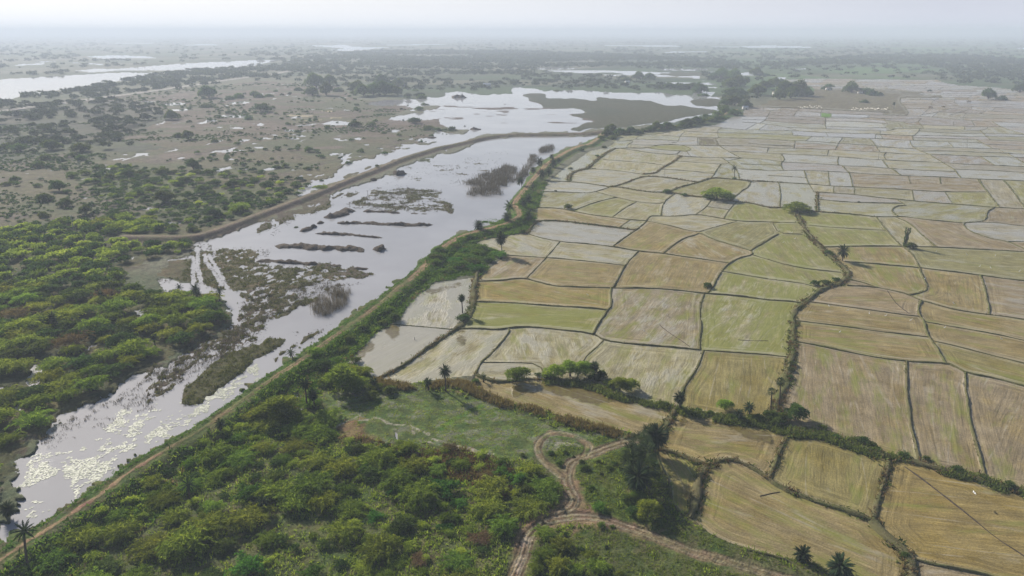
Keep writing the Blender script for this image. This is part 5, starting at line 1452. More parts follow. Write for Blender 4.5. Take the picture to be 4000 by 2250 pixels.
for kd, lst, sel in (('thorn', chunks_t, rng.random(len(rest)) < .6), ):
    for vv in range(4):
        a = rest[sel & (np.arange(len(rest)) % 4 == vv)]; lst.append(scatter(KN[('thorn', 1)][vv][2], X[a], Y[a], Z[a], rng.uniform(3.0, 5.4, (len(a), 3)) * np.array([1, 1, .95]), 300 + vv))
        b = rest[~sel & (np.arange(len(rest)) % 4 == vv)]; chunks_d.append(scatter(KN[('dark', 1)][vv][2], X[b], Y[b], Z[b], rng.uniform(2.8, 4.8, (len(b), 3)) * np.array([1, 1, 1.1]), 310 + vv))
# low thorn filling the gaps between the bigger shrubs
FILL = [crown(s, 900, k=9, leaf=(.12, .24), wid=(.04, .07), zlo=.2, zhi=.4)[:3] for s in (201, 202, 203)]
FILLD = [crown(s, 700, k=8, leaf=(.10, .2), wid=(.05, .09), zlo=.2, zhi=.45)[:3] for s in (204, 205)]
X, Y, Z = darts(mscr & (dE > 4.5) & (nS > -.25) & (~mrust | (nS > .1)), 3.6, 115); ok = inframe(X, Y); X, Y, Z = X[ok], Y[ok], Z[ok]
for vv in range(5):
    a = np.arange(len(X)) % 5 == vv; b_ = FILL[vv] if vv < 3 else FILLD[vv - 3]
    (chunks_t if vv < 3 else chunks_d).append(scatter(b_, X[a], Y[a], Z[a], rng.uniform(.9, 2.2, (a.sum(), 3)), 370 + vv))
# outside the picture edge, the scrub goes on
X, Y, Z = darts(mscr, 5.6, 107); out = ~inframe(X, Y); X, Y, Z = X[out], Y[out], Z[out]
for vv in range(4):
    a = np.arange(len(X)) % 4 == vv; chunks_t.append(scatter(KN[('thorn', 1)][vv][2], X[a], Y[a], Z[a], rng.uniform(2.6, 4.4, a.sum()), 320 + vv))
# belt of scattered bushes and far thorn country
X, Y, Z = darts((mbelt | (mt & (PY < 1000))) & (dW > 10), 6.8, 109)
for vv in range(4):
    a = np.arange(len(X)) % 4 == vv; (chunks_t if vv == 0 else chunks_d).append(scatter(KN[('thorn' if vv == 0 else 'dark', 1)][vv][2], X[a], Y[a], Z[a], rng.uniform(1.5, 3.8, a.sum()), 330 + vv))
X, Y, Z = sample((mp & ~mb), .0011 * sstep(-.35, .4, nM), 111, 1600)
a = np.arange(len(X)); chunks_d.append(scatter(KN[('dark', 2)][0][2], X, Y, Z, rng.uniform(1.2, 3.6, len(a)), 340))
X, Y, Z = sample((mp & ~mb & (PX < 1250)), .0075 * sstep(-.05, .35, nM + .4 * fbm(WX, WY, 30, 2, 77)), 112, 5000)
chunks_d.append(scatter(KN[('thorn', 2)][0][2], X, Y, Z - .15, rng.uniform(1.0, 3.0, len(X)), 341))
X, Y, Z = sample(mp & (dW > 10) & (PY > 420), .11 * sstep(.12, .40, fbm(WX * .6, WY * .8, 55, 3, 631) + .35 * nS), 113, 16000)
chunks_d.append(scatter(KN[('vfar', 2)][0][2], X, Y, Z - .1, rng.uniform(.5, 1.3, len(X)), 342))
stuffmesh('thorn_thicket', chunks_t, M_thorn, 'dense feathery thorn thicket covering the flooded ground', 'thicket')
stuffmesh('dark_thicket', chunks_d, M_dark, 'darker bushes mixed through the thorn thicket', 'thicket')
# far woodland
dens = np.zeros(PX.shape)
farl = ~isf & ~mp & ~(lakeN | river | far_w) & (HT > .2) & (PY < 420)
dens[farl] = (.0022 * sstep(-.2, .35, fbm(WX, WY * .6, 160, 3, 401)) + .0003)[farl]
fades = sstep(5500, 1500, DIST); dens *= .12 + .88 * fades
rf2 = inpoly(P('A1', '-700,1160 0,1020 300,960 700,900 1050,840 1430,770 1700,740 2576,660 2576,760 1770,880 870,1005 390,1065 -700,1180')); dens[rf2 & farl] = .010
dens[mb] = .016 * sstep(-.4, .2, nM)[mb]
grov = inpoly(P('A4', '0,700 500,650 1000,640 1400,640 1700,680 1850,740 1900,830 2150,830 2576,880 3200,900 3200,640 1900,560 1000,560 0,640')); dens[grov & farl] = .0045
midl = inpoly(P('A3', '0,700 200,690 400,720 700,745 1000,760 1250,800 1450,830 1800,870 1850,920 1500,915 1000,915 600,900 200,880 0,860')) | inpoly(P('A2', '1400,800 2576,700 2576,920 2100,920 1700,940 1500,900')); dens[midl & farl] = .006
dens[blur(far_w | lakeN | river, 2, 1) > 0] = 0
dens[rf2 & farl] = (.022 * sstep(1150, 900, PX) * sstep(-.5, .1, fbm(WX, WY, 120, 3, 421)))[rf2 & farl]; wd2 = inpoly(P('V', '430,170 640,150 760,150 900,130 1300,128 1800,150 2000,190 1830,215 1700,190 1300,175 1330,215 1000,215 800,190 700,200 560,195')); dens[wd2 & farl] = (.013 * sstep(-.3, .15, fbm(WX * .5, WY, 150, 3, 431)))[wd2 & farl]; dens[grov & farl] = .008; dens *= 1 + .8 * sstep(900, 2500, DIST) * sstep(.0, .3, fbm(WX * .35, WY, 300, 3, 411))
X, Y, Z = sample(dens > 0, dens, 121, 60000)
ch = []
fs = np.random.default_rng(5).uniform(3.0, 7.5, len(X)) * (1 + .7 * sstep(800, 4000, np.hypot(X, Y)))
for vv in range(3):
    fa = np.hypot(X, Y) > 1300; a = (np.arange(len(X)) % 3 == vv) & fa; ch.append(scatter(KN[('vfar', 2)][vv][2], X[a], Y[a], Z[a] - .2, np.stack([fs[a], fs[a], fs[a] * .9], 1), 365 + vv))
    a = (np.arange(len(X)) % 6 == vv) & ~fa; ch.append(scatter(KN[('tree', 2)][vv][2], X[a], Y[a], Z[a] - .2, np.stack([fs[a], fs[a], fs[a] * .8], 1), 350 + vv))
    a = (np.arange(len(X)) % 6 == vv + 3) & ~fa; ch.append(scatter(KN[('dark', 2)][vv][2], X[a], Y[a], Z[a], fs[a], 360 + vv))
print('far trees', len(X))
stuffmesh('far_woodland', ch, M_far, 'far trees thinning into the haze around the lakes and flats', 'woodland')

# ---- low growth
def tuft(seed, n, h, w, spread, lean=.5):
    rng = np.random.default_rng(seed); p = np.stack([rng.normal(0, spread, n), rng.normal(0, spread, n), np.zeros(n)], 1)
    ax = unit(np.stack([rng.normal(0, lean, n), rng.normal(0, lean, n), np.ones(n)], 1))
    return blades(p, ax, rng.uniform(.55, 1.1, n) * h, np.full(n, w), rng, np.clip(rng.normal(.5, .2, n), 0, 1))
def tufts(name, mask, dens, seed, base, srange, mat, label, cat, mx=60000, zoff=-.05, keep=None):
    X, Y, Z = sample(mask, dens, seed, mx)
    S = np.random.default_rng(seed).uniform(*srange, len(X)); ch = []
    for vv in range(len(base)):
        a = np.arange(len(X)) % len(base) == vv; ch.append(scatter(base[vv], X[a], Y[a], Z[a] + zoff, S[a], seed + vv, tint=.2))
    print(name, len(X)); stuffmesh(name, ch, mat, label, cat)
near_ = sstep(520, 160, DIST)
TB = [tuft(i, 9, .7, .16, .35, .7) for i in range(4)]
open_g = free & mf & dry & ~mead
tufts('undergrowth', open_g, .0 + 1.8 * near_ * (sstep(-.5, .2, nS) + .3) * (1 - .85 * grass), 131, TB, (.4, 1.2), M_thorn, 'tangled low weeds between the shrubs', 'undergrowth', 16000)
tufts('dry_grass', open_g & (rust), 3.0 * near_ * sstep(-.2, .2, nS), 133, TB, (.6, 1.5), M_dry, 'rust brown dry grass patches in the scrub', 'grass', 6000)
RUSTL = to_world(smooth_line(J('C2', '1240,960 1400,1000 1600,1010 1800,1000 1950,965 2080,1000 2170,1040', 'C3', '-40,1195 120,1215 250,1250 500,1325 700,1395 1000,1460', 'D3', '1130,70 1230,80'), 1), .5)
dRu, _ = line_dist(RUSTL, 6)
tufts('rusty_hedge', (dRu < 1.9 + 1.2 * nS) & ~pathm & (DT > 1.5), 5.0 * sstep(-.5, .1, nT + nS), 134, [tuft(80 + i, 12, 1.0, .12, .35, .5) for i in range(4)], (.6, 1.5), M_dry, 'rust brown tall dry grass hedge along the lowest field', 'hedge', 4000)
for zl in (P('C3', '100,945 330,945 650,975 900,1035 1100,1125 1400,1190'), P('C3', '1500,1195 1640,1240 1900,1285 2200,1345 2576,1390 2815,1470'), P('D4', '240,-5 400,10 600,50 850,130 1000,190 1150,240'), P('D4', '1260,265 1450,305 1700,385 1950,435 2200,495 2400,575 2576,615 3000,695')):
    dH, _ = line_dist(to_world(zl, .4), 5); HEDGEM = np.minimum(HEDGEM, dH) if 'HEDGEM' in globals() else dH
tufts('hedge_shade_tufts', HEDGEM < 1.5 + nS, 5.0 * sstep(-.5, .1, nT + nS), 136, [tuft(90 + i, 12, .9, .16, .4, .7) for i in range(4)], (.6, 1.7), M_dark, 'dark undergrowth added as shade beneath the field hedges', 'hedge', 5000)  # dark leaf tufts stand in for the shade at the hedge base
LB = [tuft(20 + i, 10, .55, .22, .4, 1.0) for i in range(4)]
rside = (sE < 0) & (dE > 2.0) & (dE < 17) & ~isf & (PY > 720) & (PY < 2300)
bankP = inpoly(P('G', '1180,560 1240,450 1330,400 1480,300 1620,240 1750,250 1700,290 1900,310 2000,370 1990,400 1850,440 1760,560 1700,600 1500,585 1330,610 1250,600')) & ~isf
lowfg = sstep(1750, 1450, PY)
tufts('creepers', (rside | bankP), 5.0 * near_ ** .5 * (.25 + .75 * sstep(-.35, .1, nS)) * (.25 + .75 * lowfg), 135, LB, (.6, 1.7), M_lush, 'lush green creepers smothering the embankment slope', 'creepers', 30000)
tufts('embankment_grass', (sE > 0) & (dE > 1.6) & (dE < 5.4) & (PY > 700), 3.0 * near_ ** .5, 137, LB, (.35, .8), M_lush, 'green grass fringe along the water side of the embankment', 'grass', 9000)
tufts('slope_brush', rside & (dE > 8), .25 * near_ ** .5 * sstep(0, .3, -nS), 139, TB, (.8, 1.8), M_dry, 'brown brush at the foot of the embankment', 'brush', 5000)
for i, (x, y, z) in enumerate(zip(*darts(bankP, 6.0, 141))):
    u = prng.random(); plant('lush' if u < .5 else 'dark' if u < .8 else 'thorn', float(x), float(y), prng.uniform(2.6, 5.0), prng.uniform(.5, .8))
for i, (x, y, z) in enumerate(zip(*darts(rside & (dE > 8) & (PY > 720) & (PY < 1500), 9.5, 143))):
    u = prng.random(); plant('dark' if u < .35 else 'lush', float(x), float(y), prng.uniform(1.4, 2.8), prng.uniform(.6, 1.0))
mds = mead
tufts('meadow_grass', mds & (DT > 1.7), 3.0 * sstep(-.4, .2, stre), 145, TB, (.2, .5), M_thorn, 'short tufted grass of the damp meadow', 'grass', 9000)
tufts('short_grass', grass & free & (DT > 2.2), 3.5, 147, TB, (.25, .7), M_thorn, 'short green grass around the muddy tracks', 'grass', 8000)
# sedge on the marsh
SB = [tuft(40 + i, 8, .75, .14, .28, .45) for i in range(4)]
msh = (pond | wetland) & (HT > -.06) & (dE > 8) & (dW > 13)
tufts('sedge', msh, .0 + 2.6 * sstep(700, 180, DIST) * sstep(-.10, .16, HT) * (.35 + .65 * sstep(-.3, .3, nT)), 151, SB, (.4, 1.15), M_sedge, 'brown green sedge tufts standing in the shallow marsh', 'sedge', 34000)
tufts('marsh_weed', (pond | wetland) & (HT < .0) & (HT > -.42) & ((nS + nT) > .12), .8 * sstep(700, 180, DIST), 152, SB, (.4, .9), M_reed, 'thin dead weed poking out of the flood water', 'weed', 9000, 0.0)
band = inpoly(P('V', '560,780 630,830 600,880 500,930 420,1000 340,1045 200,1100 130,1130 110,1100 300,990 400,925 480,880 560,850')) | inpoly(P('B2', '860,620 1100,540 1150,470 1500,450 1850,470 1900,560 2000,650 1950,700 1600,690 1200,670 950,650')) | inpoly(P('F', '1000,740 1300,700 1700,640 1900,690 1600,780 1500,900 1250,1000 1050,1060 900,1000 880,850'))
tufts('dead_reeds', band & pond & (HT > -.6), 1.2 * sstep(-.25, .3, nT + .7 * nS) * (1 - .6 * (PY < 900)), 158, [tuft(70 + i, 9, .95, .09, .35, .22) for i in range(4)], (.5, 1.2), M_reed, 'grey brown dead reed stems standing in the shallows', 'reeds', 12000, .0)
RB = [tuft(50 + i, 10, 2.4, .07, .5, .10) for i in range(3)]
reed1 = inpoly(P('F', '1590,890 1680,800 1750,750 1900,730 2000,760 2030,800 1950,850 1900,920 1800,980 1700,1010 1600,980'))
HT0 = HT.copy()
def reeds(name, mask, dens, seed, base, sr, label, mx):
    X, Y, Z = sample(mask, dens, seed, mx); S = np.random.default_rng(seed).uniform(*sr, len(X)); ch = []
    for vv in range(len(base)):
        a = np.arange(len(X)) % len(base) == vv; ch.append(scatter(base[vv], X[a], Y[a], np.maximum(Z[a], -.1), S[a], seed + vv, tint=.2))
    print(name, len(X)); stuffmesh(name, ch, M_reed, label, 'reeds')
reeds('reeds', reed1, 1.0, 153, RB, (.7, 1.25), 'stand of thin grey upright reeds near the green embankment', 2500)
reed2 = inpoly(P('B2', '2110,530 2200,440 2080,420 2250,340 2400,300 2470,260 2576,220 2640,260 2576,400 2450,420 2430,500 2300,530')) | inpoly(P('B3', '0,400 60,380 160,230 200,120 290,130 230,200 140,330 80,400')) | inpoly(P('B3', '280,90 300,50 400,35 430,60 380,90'))
RB2 = [tuft(60 + i, 9, 2.6, .16, .9, .35) for i in range(3)]
reeds('dead_brush', reed2, .28, 155, RB2, (.7, 1.5), 'grey dead brushwood standing in the flood water', 4000)
# lily leaves floating on the channel
th = np.linspace(0, 6.283, 7)[:-1]; padV = np.stack([np.cos(th), np.sin(th), np.zeros(6)], 1)
lil = inpoly(J('D1', '330,860 220,830 200,790 330,720 350,690 560,700 600,670 700,600 720,520 600,470 610,400 640,330 560,220 700,180 860,90 1000,60', 'C1', '1080,1400 1250,1280 1400,1240 1650,1180 1800,1200 2100,1060 2300,1000 2500,840 2576,800', 'C2', '0,880 60,850 0,960', 'C1', '2300,1090 2100,1180 1950,1330 1700,1443', 'D1', '1700,40 1500,100 1300,190 1180,260 1100,330 1000,420 950,500 800,560 760,620 640,660 600,700 440,760 420,840')) | inpoly(P('D1', '160,500 230,420 330,300 350,220 450,190 520,230 520,330 560,400 480,480 380,480 300,500'))
lil2 = lil & (HT < -.03) & (fbm(WX, WY, 7, 3, 501) + .6 * fbm(WX, WY, 1.5, 3, 503) > -.12)
X, Y, Z = sample(lil2, 14.0, 157, 42000); rng = np.random.default_rng(3); S = rng.uniform(.12, .27, len(X)); a = rng.random(len(X)) * 6
til = rng.normal(0, .10, (len(X), 2))
W = np.stack([padV[None, :, 0] * S[:, None] + X[:, None], padV[None, :, 1] * S[:, None] + Y[:, None], .03 + .05 * rng.random(len(X))[:, None] + S[:, None] * (padV[None, :, 0] * til[:, :1] + padV[None, :, 1] * til[:, 1:])], -1).reshape(-1, 3)
q1 = (np.arange(len(X)) * 6)[:, None]; Q = np.vstack([q1 + np.array([[0, 1, 2, 3]]), q1 + np.array([[0, 3, 4, 5]])])
stuff('water_lilies', mesh_np('water_lilies', W, Q, M_pad2), 'pale water lily leaves matted over the channel', 'water lilies'); print('lilies', len(X))
# grass on the bunds
def line_tufts(sel, dens, seed, base, sr, spread):
    X, Y, Sx = [], [], []; rng = np.random.default_rng(seed)
    for w, pw in BLINES:
        if w not in sel: continue
        seg = np.hypot(*(pw[1:] - pw[:-1]).T); L = np.concatenate([[0], np.cumsum(seg)]); dm = np.hypot(pw[:, 0], pw[:, 1]).min()
        if dm > 620: continue
        n = int(L[-1] * dens[w]); s = rng.random(n) * L[-1]
        clump = fbm(s, s * 0 + seed + L[-1], 11, 2, seed); s = s[(clump + rng.random(n) * .7) > .1]; n = len(s)
        x = np.interp(s, L, pw[:, 0]); y = np.interp(s, L, pw[:, 1])
        X.append(x + rng.normal(0, WID[w] * spread, n)); Y.append(y + rng.normal(0, WID[w] * spread, n)); Sx.append(rng.uniform(*sr, n) * (.45 if w == 'n' else .7 if w == 'm' else 1.0))
    X, Y, S = np.concatenate(X), np.concatenate(Y), np.concatenate(Sx)
    k = (np.hypot(X, Y) < 700); X, Y, S = X[k], Y[k], S[k]; Z = np.full(len(X), .35); ch = []
    for vv in range(len(base)):
        a = np.arange(len(X)) % len(base) == vv; ch.append(scatter(base[vv], X[a], Y[a], Z[a], S[a], seed + vv, tint=.2))
    print('bund tufts', len(X)); return ch
stuffmesh('bund_grass', line_tufts('nmwW', {'n': 1.0, 'm': 1.6, 'w': 2.6, 'W': 4.0}, 161, TB, (.5, 1.0), .30), M_sedge, 'rough grass growing along the field bunds', 'grass')
stuffmesh('ditch_scrub', line_tufts('wW', {'w': 1.0, 'W': 2.4}, 163, LB, (.7, 1.6), .32), M_dark, 'dark weeds crowding the ditches and thicker bunds', 'scrub')
stuffmesh('ditch_brush', line_tufts('wW', {'w': 1.1, 'W': 2.0}, 165, TB, (.8, 1.7), .34), M_dry, 'brown brush lining the ditches and thicker bunds', 'brush')
# ------------------------------------------------------------------ palms
def frond(L, el, az, rng, n=14, droop=.9, wl=.42, ww=.14):
    s = np.linspace(0, 1, n); e = el - droop * s ** 1.6
    ds = L / (n - 1); r = np.concatenate([[0], np.cumsum(np.cos((e[1:] + e[:-1]) / 2) * ds)]); z = np.concatenate([[0], np.cumsum(np.sin((e[1:] + e[:-1]) / 2) * ds)])
    ca, sa = math.cos(az), math.sin(az); pts = np.stack([r * ca, r * sa, z], 1); tan = unit(np.gradient(pts, axis=0)); side = np.array([-sa, ca, 0.0]); up = unit(np.cross(tan, side) * -1)
    V, Q = [], []
    for k in range(1, n):
        ll = L * wl * .38 * math.sin(math.pi * min(.12 + s[k] * .86, .97)) ** .7
        for sg in (-1, 1):
            d = unit(side * sg * .8 + tan[k] * .65 + up[k] * .35 + rng.normal(0, .08, 3)); w = tan[k] * ww * L / 2.8
            b = len(V); V += [pts[k] - w, pts[k] + w, pts[k] + d * ll + w * .25, pts[k] + d * ll - w * .25]; Q.append((b, b + 1, b + 2, b + 3))
    for k in range(n - 1):
        w = side * .035 * (1 - .7 * s[k]); b = len(V); V += [pts[k] - w, pts[k] + w, pts[k + 1] + w, pts[k + 1] - w]; Q.append((b, b + 1, b + 2, b + 3))
    return np.array(V), np.array(Q)
def date_crown(seed, n=44, lo=-.75, L=2.8, droop=.9):
    rng = np.random.default_rng(seed); ps, T = [], []
    for i in range(n):
        u = (i + .5) / n; el = 1.45 - (1.45 - lo) * u ** .8; v, q = frond(L * rng.uniform(.85, 1.1), el, i * 2.4 + rng.normal(0, .2), rng, droop=droop * rng.uniform(.7, 1.2)); ps.append((v, q)); T.append(np.full(len(v), np.clip(rng.normal(.45, .2), 0, 1)))
    v, q = merge(ps); return v, q, np.concatenate(T)
def fan_crown(seed, n=34):
    rng = np.random.default_rng(seed); ps, T = [], []
    for i in range(n):
        u = (i + .5) / n; el = 1.4 - 2.3 * u ** .85; az = i * 2.4 + rng.normal(0, .2); d = np.array([math.cos(el) * math.cos(az), math.cos(el) * math.sin(az), math.sin(el)]); c = d * rng.uniform(.7, 1.05)
        side = unit(np.cross(d, [0, 0, 1.0]) + rng.normal(0, .25, 3)); V, Q = [], []
        for k in range(9):
            a = (k - 4) * .30; e = unit(d * math.cos(a) + side * math.sin(a)) * rng.uniform(.75, .95); e[2] -= .12 * abs(k - 4) / 4; w = unit(np.cross(e, np.cross(d, side))) * .085; b = len(V); V += [c - w * .3, c + w * .3, c + e + w * .5, c + e - w * .5]; Q.append((b, b + 1, b + 2, b + 3))
        b = len(V); V += [side * .02, -side * .02, c - side * .02, c + side * .02]; Q.append((b, b + 1, b + 2, b + 3))
        ps.append((np.array(V), np.array(Q))); T.append(np.full(len(V), np.clip(rng.normal(.45, .22), 0, 1)))
    v, q = merge(ps); return v, q, np.concatenate(T)
def cm(nm, c, mat=None): return mesh_np(nm, c[0], c[1], mat or M_palm, {'tint': ('FLOAT', c[2])})
CR = {'d': [cm('date_crown', date_crown(s, 58)) for s in (1, 2, 3)], 's': [cm('date_crown', date_crown(s, 26, -.5, 2.9, .8)) for s in (4, 5)], 'b': [cm('date_crown', date_crown(s, 130, -1.25, 2.5, .7)) for s in (6, 7)], 'f': [cm('fan_crown', fan_crown(s)) for s in (8, 9, 10)]}
SKIRT = cm('dead_frond_skirt', date_crown(12, 16, -1.35, 1.9, .3), M_palmdry)
PALMS = '''D1 s 275,1305 240,985 1.0 n|slender leaning palm beside the dirt path near the bottom corner
D1 s 1910,690 1885,520 .9 n|half hidden palm rising from the dense scrub
D2 d 75,790 60,690 .75 n|short palm with bleached fronds deep in the foreground scrub
C1 s 1805,75 1800,5 .85 n|first of the three tall palms above the marsh edge
C1 d 1945,120 1960,15 1.05 n|middle stout palm of the three above the marsh edge
C1 d 1970,150 1985,60 .8 n|lower palm tucked against the stout middle one
C1 s 2212,140 2205,40 .95 n|tall palm standing clear over the flooded wheel tracks
C1 d 1560,600 1550,510 .8 n|palm buried in the thicket slope above the channel
C1 d 520,420 515,300 .9 n|dark palm in the middle of the thicket
C1 d 1010,150 1005,70 .9 n|palm at the far edge of the thicket near the pool
D1 b 60,840 65,760 .9 n|stubby bushy palm at the channel bank
C1 d 2215,1443 2215,1375 .75 n|bushy palm on the grass edge of the embankment
C2 s 375,745 345,660 .8 n|crooked palm leaning out over the water from the embankment
C2 d 515,1215 490,970 .95 s|tall shaggy date palm of the pair beside the wet hollow
C2 b 590,1220 570,1080 .95 s|thick bushy date palm of the pair beside the wet hollow
C2 b 2078,265 2068,110 .85 s|lone palm with a long shaggy crown on the bund of the flooded field
C2 d 1910,1050 1900,845 1.0 n|tall date palm over the rusty bund grass
C2 d 1735,1040 1725,955 .75 n|short date palm beside the tall one on the rusty bund
C2 d 1175,1010 1180,960 .8 n|palm head poking from the big bushes below the embankment
C3 b 815,905 830,800 .95 n|date palm among the acacias of the hedge
C3 b 1690,1240 1690,1110 1.0 s|bushy date palm at the crossing of the hedges
C3 d 2390,1300 2390,1210 .85 n|short palm in the hedge between two fields
C3 d 2300,1345 2290,1270 .75 n|lower palm squeezed in the same hedge
C4 f 112,1195 130,955 1.0 n|taller of the two fan palms beside the mauve field
C4 f 28,1225 40,1050 .95 n|shorter of the two fan palms beside the mauve field
D3 f 1385,195 1395,10 1.5 n|topmost fan palm of the dark clump by the track
D3 b 1440,205 1450,30 1.15 n|bushy palm at the top of the dark clump
D3 f 1295,295 1295,100 1.6 n|second fan palm down the dark clump
D3 f 1215,395 1222,205 1.5 n|fan palm on the side of the dark clump facing the track
D3 f 1325,395 1345,190 1.5 n|fan palm in the middle of the dark clump
D3 f 1205,505 1200,325 1.6 n|lower fan palm of the dark clump facing the track
D3 b 1275,615 1275,440 1.2 n|lowest palm of the dark clump above the big acacia
D3 f 1355,515 1375,330 1.5 n|fan palm of the dark clump overhanging the yellow plot
D4 b 360,1290 355,1215 .68 n|smaller bushy date palm on the grass below the curved field
D4 b 735,1420 730,1345 .98 n|larger bushy date palm beside the curved field
B2 d 2246,885 2240,820 .75 n|short lone palm on the water side of the embankment bend
B2 d 2535,785 2525,735 .7 n|round palm at the water edge above the bend
B2 s 2560,765 2552,635 .85 n|tall palm beside the round one at the water edge
B2 b 2475,1110 2465,950 .8 s|shaggy palm at the edge of the scrubby bank
B3 d 100,445 85,375 .75 n|palm leaning over the water beside the red path
B3 d 215,310 215,265 .6 n|palm by the pole on the embankment
B3 d 275,220 278,180 .8 n|wide palm at the water edge of the embankment
B3 d 400,160 398,130 .55 n|farthest palm of the embankment row
B3 d 420,240 415,190 .85 n|big palm in the embankment row
B3 d 300,340 302,295 .8 n|palm above the red path in the embankment row
B3 d 375,330 372,280 .8 n|palm behind the red path in the embankment row
B3 d 470,205 470,165 .55 n|small palm toward the field side of the embankment row
B3 s 212,490 210,420 .6 n|thin palm in the green slope beside the red path
B3 d 165,590 160,545 .7 n|palm in the green slope below the bend of the red path
B3 d 115,640 112,590 .7 n|palm head beside the bend of the red path
B3 d 170,770 168,725 .7 n|dark palm at the corner of the long strip field
B3 s 2240,355 2238,250 .6 n|thin palm standing on a bund of the far fields
B4 d 750,1180 760,1080 1.0 n|date palm leaning over the overgrown ditch
A4 d 1268,1095 1270,1040 .75 n|lone palm beside the dark fallow field
C2 s 2290,960 2290,905 .5 n|small palm on the hedge corner'''
def place_palm(t, kind, base, top, cs, sk, label):
    b = P(t, base)[0]; c = P(t, top)[0]
    X, Y = (float(v) for v in G(b[0], b[1], .5)); zb = float(hz(X, Y)); X, Y = (float(v) for v in G(b[0], b[1], zb))
    a = (1125 - c[1]) / F; r = Y * (a * CP - SP) / (CP + a * SP); zc = r + H; Xc = (c[0] - 2000) / F * (Y * CP - r * SP); h = max(zc - zb, 1.0)
    o = link('fan_palm' if kind == 'f' else 'date_palm', None); o.location = (X, Y, zb - .05); o['label'] = label; o['category'] = 'palm tree'; o['group'] = 'palm trees'
    lx = Xc - X; rr = (.17 if kind == 'f' else .20)
    n = 9; s = np.linspace(0, 1, n); pts = np.stack([lx * s ** 1.5, .12 * np.sin(s * 3), h * s], 1); rad = rr * (1.25 - .45 * s) * (1 + .06 * (np.arange(n) % 2))
    v, q = tube(pts, rad, 8); link('trunk', mesh_np('palm_trunk', v, q, M_bark, smooth=True), o)
    cr = link('crown', CR[kind][int(prng.integers(len(CR[kind])))], o); cr.location = (lx, .1, h - .1); cr.scale = (cs,) * 3; cr.rotation_euler = (0, 0, prng.uniform(0, 6.28))
    if sk == 's':
        k = link('dead_frond_skirt', SKIRT, o); k.location = (lx, .1, h - .5); k.scale = (cs * .85, cs * .85, cs * 1.1)
    return o
for ln in PALMS.split('\n'):
    a, lb = ln.split('|'); t, k, b, c, s, sk = a.split(); place_palm(t, k, b, c, float(s) * (1.75 if t in ('B2', 'B3') else 1.3 if t in ('B4', 'A4') else 1.15 if t in ('D3', 'D4') else .8), sk, lb)
# creeper covered dead palm stump among the right fields
b = P('B4', '1375,1035')[0]; X, Y = (float(v) for v in G(b[0], b[1], .4)); o = link('ivy_clad_palm', None, label='tall palm trunk wrapped in dark creeper on a field bund', category='palm tree'); o.location = (X, Y, .3)
hh = 9.5; v, q = tube([(0, 0, 0), (.1, 0, hh * .5), (.0, 0, hh)], [.3, .26, .2], 8); link('trunk', mesh_np('palm_trunk', v, q, M_bark), o)
rng = np.random.default_rng(8); n = 1500; zz = rng.random(n) * hh; an = rng.random(n) * 6.283; rd = .55 + .35 * np.sin(zz * 1.1) ** 2 + .5 * (zz > hh * .75); p = np.stack([np.cos(an) * rd * rng.uniform(.6, 1, n), np.sin(an) * rd * rng.uniform(.6, 1, n), zz], 1)
v, q, t_ = blades(p, unit(np.stack([np.cos(an), np.sin(an), rng.normal(-.3, .4, n)], 1)), rng.uniform(.25, .5, n), np.full(n, .2), rng, rng.random(n)); link('creeper', mesh_np('creeper', v, q, M_dark, {'tint': ('FLOAT', t_)}), o)

# ------------------------------------------------------------------ poles, masts, huts, birds
def pole(t, base, top, label, arm=False, rad=.14, name='utility_pole'):
    b = P(t, base)[0]; c = P(t, top)[0]; X, Y = (float(v) for v in G(b[0], b[1], .4)); zb = max(float(hz(X, Y)), -.2)
    a = (1125 - c[1]) / F; r = Y * (a * CP - SP) / (CP + a * SP); h = r + H - zb; lx = (c[0] - 2000) / F * (Y * CP - r * SP) - X
    o = link(name, None, label=label, category='pole'); o.location = (X, Y, zb)
    v, q = tube([(0, 0, -.2), (lx * .5, 0, h * .5), (lx, 0, h)], [rad, rad * .85, rad * .7], 8); link('shaft', mesh_np('pole_shaft', v, q, M_conc, smooth=True), o)
    if arm:
        v, q = tube([(lx - .9, 0, h - .4), (lx + .9, 0, h - .4)], [.07, .07], 6); link('crossarm', mesh_np('pole_crossarm', v, q, M_steel), o)
        for s in (-.75, 0, .75):
            v, q = tube([(lx + s, 0, h - .4 + (.35 if s == 0 else 0)), (lx + s, 0, h - .1 + (.35 if s == 0 else 0))], [.06, .04], 6); link('insulator', mesh_np('pole_insulator', v, q, M_wall), o)
    return o
pole('B1', '745,895', '712,728', 'dark leaning pole rising from the bushes at the plain edge', True)
pole('B2', '1126,605', '1120,472', 'thin pole standing in the reedy shallows', True)
pole('B3', '188,402', '188,318', 'pole beside the red path on the embankment', True)
pole('B3', '1538,335', '1538,215', 'pole standing on a brown scrub bund in the paddy fields', True)
pole('B4', '133,228', '133,112', 'pole on a bund among the far wet fields', True)
pole('E3', '1620,835', '1622,675', 'pole with a crossarm in the far right fields', True)
pole('E2', '2278,1030', '2286,930', 'thin pole in a pale far field left of the others', True)
pole('D1', '957,570', '957,535', 'short dark stake in the water by the embankment', False, .09, 'stake')
pole('C2', '1596,530', '1595,508', 'short dark post standing in the flooded lilac field', False, .12, 'stake')
